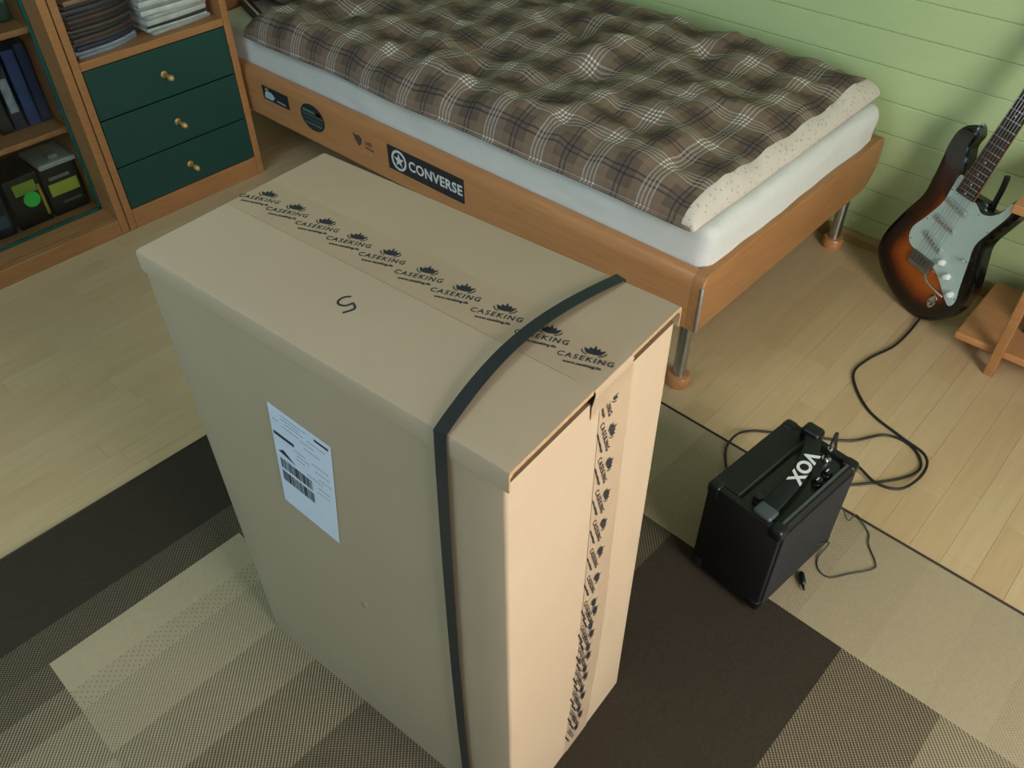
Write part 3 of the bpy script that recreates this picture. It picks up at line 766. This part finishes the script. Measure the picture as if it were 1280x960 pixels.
# magazines on the open shelf, each one a thing
def magazine(name, cy, z, w, d, th, rot, col, label, grp, cx=CX-.165, pagecol='#b9b9ac', curl=2.6):
    o = thing(name, label, 'magazine', (cx, cy, z), rot, grp)
    def sweep(prof, ya, yb, nm, mat):
        bm = bmesh.new(); rings = []
        for k_ in range(11):
            y_ = ya+(yb-ya)*k_/10; dx = -curl*max(0, (y_+w*.12))**2
            rings.append([bm.verts.new((p+dx, y_, q)) for p, q in prof])
        n = len(prof)
        for r1, r2 in zip(rings, rings[1:]):
            for i_ in range(n): bm.faces.new((r1[i_], r1[(i_+1) % n], r2[(i_+1) % n], r2[i_]))
        bm.faces.new(rings[0][::-1]); bm.faces.new(rings[-1]); obj(nm, bm, mat, o)
    sweep([(-d/2, .0008), (d/2-.002, .0008), (d/2-.002, th-.0008), (-d/2, th-.0008)], -w/2, w/2, 'pages', plain('page_edges', pagecol, .8, var=.15, scale=200))
    sweep([(-d/2, 0), (d/2, 0), (d/2+.0015, th*.5), (d/2, th), (-d/2, th), (-d/2, th-.0007), (d/2-.001, th-.0007), (d/2-.0004, th*.5), (d/2-.001, .0007), (-d/2, .0007)], -w/2-.001, w/2+.001, 'cover', plain('magazine_cover', col, .35, var=.2, scale=25))
    return o
ords = ['lowest', 'second from the bottom', 'third from the bottom', 'fourth from the bottom', 'fifth from the bottom', 'sixth from the bottom', 'seventh from the bottom', 'eighth from the bottom', 'ninth from the bottom', 'tenth from the bottom', 'eleventh from the bottom', 'twelfth from the bottom', 'topmost']
lc = [('#7b8791', 'pale grey'), ('#87939a', 'light grey-blue'), ('#2b3344', 'navy'), ('#3a3d40', 'charcoal'), ('#4d3a35', 'maroon brown'), ('#2a2b2d', 'black'), ('#46423a', 'dark olive'), ('#2e2826', 'dark brown'), ('#4a3630', 'rust brown'), ('#33302e', 'soot grey'), ('#3c3a44', 'dark violet'), ('#2f2b28', 'brown-black'), ('#8a7058', 'tan')]
z = .5405
for i, (c, nm) in enumerate(lc):
    th = (.009, .010, .012, .009, .012, .012, .010, .014, .012, .012, .013, .012, .011)[i]
    magazine('magazine', 1.024+random.uniform(-.004, .004), z, .20, .28, th, math.radians(random.uniform(-3, 3)), c, nm + ' magazine, ' + ords[i] + ' of the dark left-hand pile on the open shelf', 'magazines piled on the open shelf')
    z += th+.0006
rc = [('#9aa09a', 'grey'), ('#a9b0aa', 'pale green-grey'), ('#2f3530', 'black'), ('#b4b9b0', 'off-white'), ('#9ca69f', 'grey-green'), ('#c0c3b8', 'cream'), ('#7f8a86', 'slate'), ('#b9bfb6', 'whitish'), ('#8f9893', 'mid grey'), ('#a7ada0', 'sage grey'), ('#5b6160', 'dark grey'), ('#b3b6ab', 'bone white')]
z = .5405
for i, (c, nm) in enumerate(rc):
    th = (.010, .009, .008, .014, .012, .014, .010, .014, .012, .013, .012, .012)[i]
    magazine('magazine', 1.255+random.uniform(-.006, .006), z, .205, .27, th, math.radians(random.uniform(-4, 4)), c, nm + ' magazine, ' + (ords[i] if i < 11 else 'topmost') + ' of the pale right-hand pile on the open shelf', 'magazines piled on the open shelf', CX-.168, '#c9cabf', .5)
    z += th+.0006

gc = thing('display_cabinet', 'beech glass-door cabinet left of the green drawers', 'cabinet', (CX, .42, 0))
a0, a1 = -.46, .462
for a, b in ((a0, a0+.025), (a1-.025, a1)): obj('side_panel', bx(-DEP, 0, a, b, 0, HT, .002), M['beech'], gc)
obj('plinth', bx(-.03, -.001, a0+.0255, a1-.0255, 0, .0535, .002), M['beech_y'], gc)
obj('bottom_panel', bx(-DEP+.01, -.0315, a0+.0255, a1-.0255, .034, .0535), M['beech_y'], gc)
for z0 in (.313, .611, .90): obj('shelf', bx(-DEP+.01, -.13, a0+.0255, a1-.0255, z0, z0+.017, .0015), M['beech_y'], gc)
obj('top_panel', bx(-DEP, .004, a0, a1, HT, HT+.024, .003), M['beech_y'], gc)
obj('back_panel', bx(-DEP, -DEP+.008, a0+.0255, a1-.0255, .04, HT), M['beech_y'], gc)
for (b0, b1, gx) in ((a0+.027, .006, -.118), (-.006, a1-.027, -.106)):
    dr = obj('glass_door', bx(gx-.0025, gx+.0025, b0+.008, b1-.008, .064, HT-.02), M['glass'], gc)
    e = bmesh.new()
    box(e, gx-.004, gx+.004, b0, b0+.0075, .0555, HT-.012); box(e, gx-.004, gx+.004, b1-.0075, b1, .0555, HT-.012)
    box(e, gx-.004, gx+.004, b0, b1, .0555, .0635); box(e, gx-.004, gx+.004, b0, b1, HT-.0195, HT-.012)
    tag(obj('door_edge', e, M['glass_edge'], dr), 'green glass edge')
# things behind the glass
def cab_book(y, z, w, h, d, col, label, tilt=0.0, spine=None, cx=-2.79):
    o = thing('book', label, 'book', (cx, y, z), 0, 'books behind the glass door')
    obj('cover', bx(-d/2, d/2, -w/2, w/2, 0, h, .002), plain('book_cover', col, .45, var=.15), o)
    if spine: obj('spine_label', bx(d/2-.0005, d/2+.0006, -w*.36, w*.36, h*.25, h*.72), plain('spine_print', spine, .5, var=.4, scale=60), o)
    o.rotation_euler = (math.radians(tilt), 0, 0); return o
zs_ = .3305
cab_book(.838, zs_, .030, .235, .17, '#182748', 'navy blue book standing at the right end of the middle glass shelf')
cab_book(.800, zs_, .036, .225, .17, '#1c3566', 'brighter blue book second from the right on the middle glass shelf', spine='#25406e')
cab_book(.757, zs_, .034, .215, .17, '#22303a', 'dark slate book with a silvery patch on the middle glass shelf', spine='#8d98a2')
cab_book(.716, zs_, .034, .20, .17, '#2c2f2c', 'black book beside the red book on the middle glass shelf')
cab_book(.672, zs_, .040, .15, .17, '#a02c33', 'red book on the middle shelf behind the glass')
cab_book(.625, zs_, .036, .21, .17, '#2a3440', 'grey-blue book left of the red book on the middle glass shelf')
cab_book(.834, .6285, .032, .20, .17, '#123c34', 'dark green book at the right end of the upper glass shelf', spine='#2f9440')
cab_book(.796, .6285, .030, .19, .17, '#1f3a5a', 'blue book on the upper glass shelf beside the green one', spine='#4f8fae')
cab_book(.757, .6285, .034, .16, .17, '#5c2c34', 'wine red book on the upper shelf behind the glass')
def carton_thing(y, z, w, h, d, col, label, parts, cx=-2.735):
    o = thing('packaged_box', label, 'box', (cx, y, z), 0)
    obj('body', bx(-d/2, d/2, -w/2, w/2, 0, h, .003), plain('printed_carton', col, .35, var=.15), o)
    for nm, hx, shp in parts:
        bm = bmesh.new()
        if shp[0] == 'disc': cyl(bm, (d/2-.0005, shp[1], shp[2]), shp[3], .0025, (1, 0, 0), 20)
        elif shp[0] == 'top': box(bm, shp[1], shp[2], shp[3], shp[4], h+.0002, h+shp[5], .001)
        else: box(bm, d/2-.0005, d/2+.0015, shp[1], shp[2], shp[3], shp[4])
        obj(nm, bm, plain('printed_' + nm, hx, .4, var=.12), o)
    return o
zl = .0545
carton_thing(.792, zl, .112, .155, .15, '#0c100e', 'black box with a yellow-green label on the lowest glass shelf', [('label_band', '#a4b038', ('front', -.045, .046, .066, .106)), ('print', '#6d7a66', ('front', -.036, .03, .118, .128)), ('print', '#4d564a', ('front', -.02, .04, .034, .042))])
carton_thing(.676, zl, .105, .165, .15, '#0b0d09', 'black box with a bright green disc on the lowest glass shelf', [('green_disc', '#2fc84a', ('disc', .012, .086, .025)), ('label_band', '#7f9a2e', ('front', -.03, .038, .108, .145)), ('stripe', '#a08a2c', ('front', .040, .048, .02, .125))])
carton_thing(.555, zl, .11, .16, .15, '#12202a', 'dark blue-grey box at the left of the lowest glass shelf', [('print', '#34505a', ('front', -.04, .045, .03, .07))])
o = thing('tray', 'thin white tray lying on top of the black box with the yellow-green label', 'tray', (-2.73, .80, zl+.1556))
obj('tray', bx(-.07, .07, -.058, .058, 0, .016, .003), plain('pale_plastic', '#aab4a8', .5), o)
obj('lid_tab', bx(.02, .05, -.015, .015, .0158, .030, .003), plain('pale_plastic', '#8e998f', .5), o)

# ------------------------------------------------------------------ side table
st = thing('side_table', 'low beech side table with a lower shelf at the right behind the guitar', 'table', (-.19, 2.05, 0))
obj('tabletop', bx(-.115, .56, 0, .30, .432, .455, .004), M['beech_x'], st)
obj('lower_shelf', bx(-.115, .56, 0, .30, .052, .072, .004), M['beech_x'], st)
for lx in (0.0, .44):
    for ly in (-.022, .301): obj('leg', bx(lx-.012, lx+.012, ly, ly+.0215, 0, .43, .003), M['beech'], st)
o = thing('book', 'dark book with pale spine stripes on the side table lower shelf', 'book', (-.052, 2.222, .0725), 0)
obj('cover', bx(-.122, .122, -.062, .062, 0, .09, .003), plain('book_cover', '#1d2229', .4), o)
for k_ in range(4): obj('spine_stripe', bx(-.1226, -.1215, -.05, .05, .016+.019*k_, .022+.019*k_), plain('spine_print', '#8a93a0', .5), o)
for k_ in range(3): obj('spine_stripe', bx(-.112+.05*k_, -.082+.05*k_, -.0626, -.0615, .02, .07), plain('spine_print', '#5d6a80', .5), o)

# ------------------------------------------------------------------ guitar
gt = thing('electric_guitar', 'sunburst electric guitar with a white pickguard leaning on the yellow wall', 'guitar')
Mg = Matrix.Rotation(math.radians(-20), 4, 'Z') @ Matrix.Rotation(math.radians(-13), 4, 'X')
gt.matrix_world = Matrix.Translation((-.43, 2.13, .0)) @ Mg
OUT = [(-0.106, 0.518), (-0.1179, 0.5172), (-0.1397, 0.5038), (-0.1525, 0.4833), (-0.157, 0.453), (-0.1564, 0.4266), (-0.1534, 0.3874), (-0.1527, 0.3556), (-0.1549, 0.3052), (-0.1812, 0.241), (-0.2053, 0.1677), (-0.206, 0.118), (-0.1846, 0.0825), (-0.1285, 0.0409), (-0.0714, 0.0171), (-0.0117, 0.0071), (0.0407, 0.0204), (0.0831, 0.0593), (0.102, 0.1104), (0.1011, 0.1698), (0.0847, 0.2279), (0.0742, 0.2762), (0.0915, 0.3294), (0.1065, 0.3688), (0.1065, 0.395), (0.0938, 0.4102), (0.0793, 0.4046), (0.0677, 0.3775), (0.050, 0.3564), (0.0264, 0.3535), (0.0142, 0.365), (-0.072, 0.373), (-0.0779, 0.4136), (-0.0904, 0.4454), (-0.0983, 0.4701), (-0.0934, 0.498)]
oc = [Vector((p.x, p.y)) for p in catmull([(a, b, 0) for a, b in OUT], 6, True)]
def seg_d(p, a, b):
    ab = b-a; t_ = max(0, min(1, (p-a).dot(ab)/max(ab.dot(ab), 1e-12))); return (p-a-ab*t_).length
def inside(p, poly_):
    c = False; n = len(poly_)
    for i in range(n):
        a, b = poly_[i], poly_[i-1]
        if (a.y > p.y) != (b.y > p.y) and p.x < (b.x-a.x)*(p.y-a.y)/(b.y-a.y)+a.x: c = not c
    return c
pts = list(oc); n0 = len(pts)
yy = .012
while yy < .52:
    xx = -.21
    while xx < .12:
        p = Vector((xx+random.uniform(-.0005, .0005), yy))
        if inside(p, oc) and min(seg_d(p, oc[i-1], oc[i]) for i in range(n0)) > .005: pts.append(p)
        xx += .0085
    yy += .0085
res = geometry.delaunay_2d_cdt(pts, [(i, (i+1) % n0) for i in range(n0)], [], 1, 1e-5)
V2, F2 = res[0], res[2]
bm = bmesh.new(); le = bm.verts.layers.float.new('edge'); TH = .044
dist = [min(seg_d(p, oc[i-1], oc[i]) for i in range(n0)) for p in V2]
fr = []; bk = []
for p, d_ in zip(V2, dist):
    e = .005*(1-min(1, d_/.007))**2
    v = bm.verts.new((p.x, e, p.y)); v[le] = d_; fr.append(v)
    v = bm.verts.new((p.x, TH-e, p.y)); v[le] = d_; bk.append(v)
for f in F2: bm.faces.new([fr[i] for i in f]); bm.faces.new([bk[i] for i in f[::-1]])
be = [e for e in bm.edges if len(e.link_faces) == 1 and e.verts[0] in set(fr)]
idx = {v: i for i, v in enumerate(fr)}
for e in be:
    i, j = idx[e.verts[0]], idx[e.verts[1]]
    bm.faces.new((fr[i], fr[j], bk[j], bk[i]))
obj('body', bm, M['burst'], gt, 'auto')
PG = [(-0.0823, 0.3961), (-0.0671, 0.3922), (-0.0655, 0.3577), (-0.0105, 0.3548), (0.0178, 0.3397), (0.043, 0.3440), (0.0651, 0.3645), (0.076, 0.3929), (0.0837, 0.3914), (0.0858, 0.3644), (0.0649, 0.3103), (0.0483, 0.2615), (0.0568, 0.2115), (0.0693, 0.1501), (0.0794, 0.1085), (0.0698, 0.0895), (0.0444, 0.1041), (0.0085, 0.1354), (-0.0291, 0.1558), (-0.1034, 0.1708), (-0.128, 0.1873), (-0.1332, 0.2194), (-0.1128, 0.2597), (-0.0894, 0.3147), (-0.086, 0.3603)]
pc = catmull([(a, b, 0) for a, b in PG], 5, True)
bm = bmesh.new(); prism(bm, [(p.x, p.y) for p in pc], -.0004, -.0028, lambda p, q, t_: (p, t_, q))
pgd = obj('pickguard', bm, M['pickguard'], gt)
bm = bmesh.new()
for i in range(0, 25, 2):
    p = Vector(PG[i]); q = (p-Vector((-.01, .25)))
    p = p-q.normalized()*.006
    cyl(bm, (p.x, -.0026, p.y), .0022, .0008, (0, -1, 0), 8)
obj('screws', bm, M['chrome'], pgd)['kind'] = 'stuff'
AX = Vector((math.sin(math.radians(4.7)), math.cos(math.radians(4.7)))); AN = Vector((AX.y, -AX.x)); FE = Vector((-.0396, .3584))
def gp(s, w, y=0.0): q = FE+AX*s+AN*w; return Vector((q.x, y, q.y))   # s along the neck from the fretboard end
def gbox(bm, s0, s1, wa, wb, y0, y1, wa2=None, wb2=None):
    wa2 = wa if wa2 is None else wa2; wb2 = wb if wb2 is None else wb2
    vs = [gp(s, w, y) for s, (l, h) in ((s0, (wa, wb)), (s1, (wa2, wb2))) for w in (l, h) for y in (y0, y1)]
    vs = [bm.verts.new(v) for v in vs]
    for f in ((0, 1, 3, 2), (4, 6, 7, 5), (0, 4, 5, 1), (2, 3, 7, 6), (0, 2, 6, 4), (1, 5, 7, 3)): bm.faces.new([vs[i] for i in f])
NUT = .49
bm = bmesh.new(); gbox(bm, 0, NUT, -.028, .028, -.013, -.0075, -.021, .021); obj('fretboard', bm, M['rosewood'], gt)
bm = bmesh.new(); rings = []
for i in range(25):
    s = -.002+i*(NUT+.002)/24; hw = .028-.007*(s/NUT); dp = .026 if s < .06 else .0185
    rings.append([bm.verts.new(gp(s, hw*math.cos(PI*k_/10), -.0075+dp*math.sin(PI*k_/10)*(1.0))) for k_ in range(11)])
for a, b in zip(rings, rings[1:]):
    for k_ in range(10): bm.faces.new((a[k_], a[k_+1], b[k_+1], b[k_]))
    bm.faces.new((a[10], a[0], b[0], b[10]))
bm.faces.new(rings[0]); bm.faces.new(rings[-1][::-1]); obj('neck', bm, M['maple'], gt, 'auto')
SC = .49+.205
for n_ in range(1, 23):
    s = NUT-SC*(1-2**(-n_/12))
    if s < .003: s = .004
    hw = .0275-.007*(s/NUT)
    bm = bmesh.new(); tube(bm, [gp(s, -hw, -.0133), gp(s, hw, -.0133)], .0011, 6); obj('fret', bm, M['steel'], gt, True)
for n_ in (3, 5, 7, 9, 15, 17, 19, 21):
    s = NUT-SC*(1-(2**(-n_/12)+2**(-(n_-1)/12))/2)
    bm = bmesh.new(); cyl(bm, gp(s, 0, -.0128), .003, .0006, (0, -1, 0), 10); obj('inlay', bm, M['pickup'], gt)
bm = bmesh.new(); gbox(bm, NUT, NUT+.005, -.021, .021, -.0165, -.0075); obj('nut', bm, M['pickguard'], gt)
hd = [(-.021, NUT+.005), (-.026, NUT+.03), (-.040, NUT+.05), (-.036, NUT+.075), (-.030, NUT+.17), (-.015, NUT+.19), (.012, NUT+.185), (.03, NUT+.165), (.036, NUT+.14), (.026, NUT+.12), (.030, NUT+.06), (.021, NUT+.005)]
bm = bmesh.new(); prism(bm, hd, -.006, .008, lambda p, q, t_: gp(q, p, t_)); hs = obj('headstock', bm, M['maple'], gt)
for i in range(6):
    bm = bmesh.new(); cyl(bm, gp(NUT+.05+i*.022, -.018+.002*i, -.006), .0045, .014, (0, -1, 0), 12); cyl(bm, gp(NUT+.05+i*.022, -.034+.002*i, .004), .005, .018, (-1, 0, 0), 10); obj('tuner', bm, M['chrome'], hs, True)
for (s0, ang) in ((-.035, -6), (-.088, -6), (-.145, -16)):
    bm = bmesh.new(); m_ = Matrix.Rotation(math.radians(ang), 4, 'Y')
    box(bm, -.038, .038, -.0075, 0, -.0085, .0085, .004, 3)
    for v in bm.verts: v.co = (Matrix.Rotation(math.radians(4.7), 4, 'Y').to_3x3() @ (m_.to_3x3().inverted() @ v.co)) + gp(s0, -.003, -.0024)
    pk = obj('pickup', bm, M['pickup'], gt, 'auto')
    bm = bmesh.new()
    for i in range(6):
        q = Matrix.Rotation(math.radians(4.7), 3, 'Y') @ (m_.to_3x3().inverted() @ Vector((-.027+i*.0108, 0, 0)))
        cyl(bm, q + gp(s0, -.003, -.0098), .0028, .0012, (0, -1, 0), 8)
    obj('pole_pieces', bm, M['steel'], pk)
bm = bmesh.new(); gbox(bm, -.232, -.190, -.040, .034, -.005, -.0005); br = obj('bridge', bm, M['steel'], gt)
for i in range(6):
    bm = bmesh.new(); gbox(bm, -.218, -.194, -.0385+i*.0122, -.0275+i*.0122, -.0105, -.005); obj('saddle', bm, plain('saddle_steel', '#8b8d8c', .35, .9), br)
for i in range(6):
    f = (i-2.5)
    bm = bmesh.new(); tube(bm, [gp(-.205, f*.0108-.003, -.0112), gp(NUT+.002, f*.0068, -.0172)], .0005, 4); obj('string', bm, M['steel'], gt, True)
for nm, (a, b) in (('knob', (-.0054, .1797)), ('knob', (.0268, .1541)), ('knob', (.0600, .1190))):
    bm = bmesh.new(); lathe(bm, [(.0098, 0), (.0100, .003), (.0082, .006), (.0074, .013), (.005, .0145)], (a, -.003, b), (0, -1, 0), 20); obj(nm, bm, plain('white_knob', '#e4eae8', .3, var=.02), gt, 'auto')
bm = bmesh.new(); lathe(bm, [(.004, 0), (.004, .01), (.0025, .018)], (.045, -.003, .215), (.3, -1, .2), 10); obj('pickup_switch', bm, M['pickguard'], gt, True)
bm = bmesh.new()
tube(bm, catmull([(-.030, -.006, .140), (-.022, -.022, .133), (.000, -.030, .122), (.030, -.032, .116), (.056, -.030, .112)], 6), .0026, 8); obj('tremolo_arm', bm, M['chrome'], gt, True)
bm = bmesh.new()
for v_ in range(1): lathe(bm, [(.020, 0), (.0195, .0015), (.014, .003), (.0085, .0008)], (.022, -.0012, .074), (0, -1, 0), 20)
for v in bm.verts: v.co.x = .022+(v.co.x-.022)*.62
jp = obj('jack_plate', bm, M['chrome'], gt, 'auto')
bm = bmesh.new(); cyl(bm, (-.106, .022, .517), .006, .010, (0, 0, 1), 12, bev=.001); obj('strap_button', bm, M['chrome'], gt, True)
bm = bmesh.new(); tube(bm, catmull([(.024, .030, .345), (.021, .030, .372), (.020, .030, .40), (.0185, .028, .425), (.0165, .026, .440)], 5), .0075, 10); tag(obj('black_bar', bm, M['black_plastic'], gt, True), 'short black bar beside the neck')  # plain dark rounded bar from the cutaway upward, purpose unknown

# ------------------------------------------------------------------ amplifier
am = thing('guitar_amplifier', 'small black guitar amplifier with VOX on its strap handle on the rug', 'amplifier', (-0.338, 1.131, .0065), math.radians(-6))
hx_, hy_, AH = .0815, .128, .262
bm = bmesh.new()
side = [(-hx_, .012), (hx_, .012), (hx_, AH-.006), (hx_-.005, AH), (hx_-.014, AH), (hx_-.016, AH-.012), (-.022, AH-.012), (-.025, AH), (-hx_, AH)]
# end cheeks full height, middle with the sunk control tray
for ya, yb, pr in ((-hy_, -hy_+.016, None), (hy_-.016, hy_, None), (-hy_+.016, hy_-.016, side)):
    if pr: prism(bm, pr, ya, yb, lambda p, q, t_: (p, t_, q))
    else: box(bm, -hx_, hx_, ya, yb, .012, AH, .004, 2)
cab = obj('cabinet', bm, M['black'], am, 'auto')
obj('grille', bx(hx_-.001, hx_+.004, -hy_+.012, hy_-.012, .026, AH-.016, .002), M['grille'], am)
obj('control_panel', bx(-.0205, hx_-.017, -hy_+.0175, hy_-.0175, AH-.0118, AH-.0095), plain('panel_black', '#1b1e1f', .25), am)
obj('panel_lip', bx(hx_-.0145, hx_-.0095, -hy_+.017, hy_-.017, AH-.001, AH+.0012), plain('worn_grey_lip', '#4a4f4e', .35), am)
obj('panel_lip', bx(-.0265, -.0235, -hy_+.017, hy_-.017, AH-.001, AH+.001), plain('worn_grey_lip', '#383c3b', .35), am)
for i, yk in enumerate((-.088, .030, .062)):
    bm = bmesh.new(); lathe(bm, [(.0105, 0), (.0105, .004), (.0085, .006), (.008, .015), (.005, .0165)], (.053 if i else .003, yk, AH-.0097), (0, 0, 1), 18); kn = obj('control_knob', bm, M['black_plastic'], am, 'auto')
    if i: 
        bm = bmesh.new(); box(bm, .052, .054, yk-.007, yk+.001, AH+.0066, AH+.0074); obj('pointer', bm, M['white_ink'], kn)
bm = bmesh.new(); cyl(bm, (.030, .096, AH-.0097), .009, .004, seg=16); cyl(bm, (.030, .096, AH-.006), .0055, .030, seg=14, bev=.001); tag(obj('jack_socket', bm, M['chrome'], am, 'auto'), 'chrome jack and plug')
for sx in (-1, 1):
    for sy in (-1, 1):
        for zc in (0, 1):
            bm = bmesh.new(); x_, y_, z_ = sx*(hx_-.012), sy*(hy_-.012), (AH-.012 if zc else .026)
            box(bm, x_-.0145, x_+.0145, y_-.0145, y_+.0145, z_-.0145, z_+.0145, .008, 4)
            obj('corner_protector', bm, M['black_plastic'], am, True)
        bm = bmesh.new(); cyl(bm, (sx*(hx_-.02), sy*(hy_-.02), 0), .011, .0125, seg=14, bev=.002); obj('rubber_foot', bm, M['black_plastic'], am, 'auto')
# strap handle, arched along the length, with moulded end caps
hp_ = catmull([(.034, -.112, AH+.003), (.033, -.095, AH+.006), (.029, -.04, AH+.011), (.022, .015, AH+.014), (.008, .065, AH+.017), (-.010, .10, AH+.020), (-.018, .114, AH+.010)], 5)
bm = bmesh.new(); R_ = []
for i, p in enumerate(hp_):
    t_ = (hp_[min(i+1, len(hp_)-1)]-hp_[max(i-1, 0)]).normalized(); sd = Vector((t_.y, -t_.x, 0)).normalized(); nn = sd.cross(t_).normalized()
    R_.append([bm.verts.new(p + sd*a*.016 + nn*b*.0035) for a, b in ((-1, -.6), (-.8, -1), (.8, -1), (1, -.6), (1, .6), (.8, 1), (-.8, 1), (-1, .6))])
for a, b in zip(R_, R_[1:]):
    for k_ in range(8): bm.faces.new((a[k_], a[(k_+1) % 8], b[(k_+1) % 8], b[k_]))
bm.faces.new(R_[0]); bm.faces.new(R_[-1]); hn = obj('strap_handle', bm, plain('handle_rubber', '#0e1113', .42), am, True)
for yc, zc, xx in ((.110, AH+.0, -.018), (-.110, AH+.0, .034)):
    bm = bmesh.new(); box(bm, xx-.020, xx+.020, yc-.016, yc+.016, zc, zc+(.032 if yc > 0 else .012), .008, 4); obj('handle_cap', bm, M['black_plastic'] if yc > 0 else plain('dull_metal_cap', '#5c6468', .4, .6), am, True)
bm = bmesh.new(); text_into(bm, 'VOX', .037, frame((.0215, .020, AH+.0185), (.17, -1, -.05), (1, .17, 0)), .0011, .0006, 1.1)
obj('lettering', bm, M['white_ink'], hn)

# ------------------------------------------------------------------ cables
def cord(name, pts, r, mat, label, cat, grp=None):
    bm = bmesh.new(); tube(bm, catmull(pts, 8), r, 8); return tag(obj(name, bm, mat, None, True), label, cat, grp)
R0 = .0034
ZF = R0+.0003
cord('guitar_cable', [(-.418, 2.165, .045), (-.414, 2.12, ZF+.004), (-.417, 1.985, ZF), (-.446, 1.881, ZF), (-.446, 1.792, ZF), (-.363, 1.70, ZF), (-.262, 1.662, ZF+.002), (-.192, 1.635, ZF+.008), (-.172, 1.578, ZF+.008), (-.190, 1.500, ZF+.008), (-.240, 1.478, ZF+.008), (-.297, 1.49, ZF+.016), (-.318, 1.42, .06), (-.318, 1.35, .17), (-.308, 1.275, .285), (-.3005, 1.235, .304), (-.2985, 1.2235, .295)], R0, M['cord'], 'black guitar cable looping from the guitar over the floor to the amplifier', 'cable')
cord('power_cord', [(-.447, 1.20, .06), (-.485, 1.245, .03), (-.525, 1.30, .0105), (-.552, 1.345, .0105), (-.556, 1.395, .0125), (-.54, 1.438, ZF), (-.50, 1.468, ZF), (-.42, 1.52, ZF), (-.345, 1.570, ZF), (-.290, 1.645, ZF), (-.228, 1.650, ZF), (-.186, 1.605, ZF), (-.200, 1.545, ZF), (-.262, 1.462, ZF), (-.31, 1.41, ZF), (-.335, 1.35, .0125), (-.345, 1.31, .03), (-.342, 1.284, .06)], .003, M['cord'], 'black power cord coiled on the laminate behind the amplifier', 'cable')
zw = .0085
cord('headphone_wire', [(-.264, 1.21, .20), (-.243, 1.26, .12), (-.235, 1.32, .03), (-.232, 1.362, .012), (-.212, 1.352, zw+.002), (-.188, 1.335, zw), (-.176, 1.308, zw), (-.145, 1.275, zw), (-.142, 1.254, zw), (-.172, 1.212, zw), (-.198, 1.176, zw), (-.224, 1.178, zw), (-.240, 1.204, zw), (-.238, 1.245, .02), (-.243, 1.20, .06), (-.2585, 1.14, .10), (-.2615, 1.10, .15)], .0014, M['wire'], 'thin grey wire trailing from the amplifier front onto the cream rug', 'wire')
pl = thing('plug', 'small black plug lying on the rug in front of the amplifier', 'plug', (-.236, 1.128, .0136), math.radians(-55))
bm = bmesh.new(); lathe(bm, [(.004, 0), (.006, .004), (.0065, .022), (.004, .032)], (-.02, 0, 0), (1, 0, 0), 14); obj('grip', bm, M['black_plastic'], pl, True)
bm = bmesh.new(); cyl(bm, (.0105, 0, 0), .0028, .012, (1, 0, 0), 10); obj('tip', bm, M['black_plastic'], pl, True)
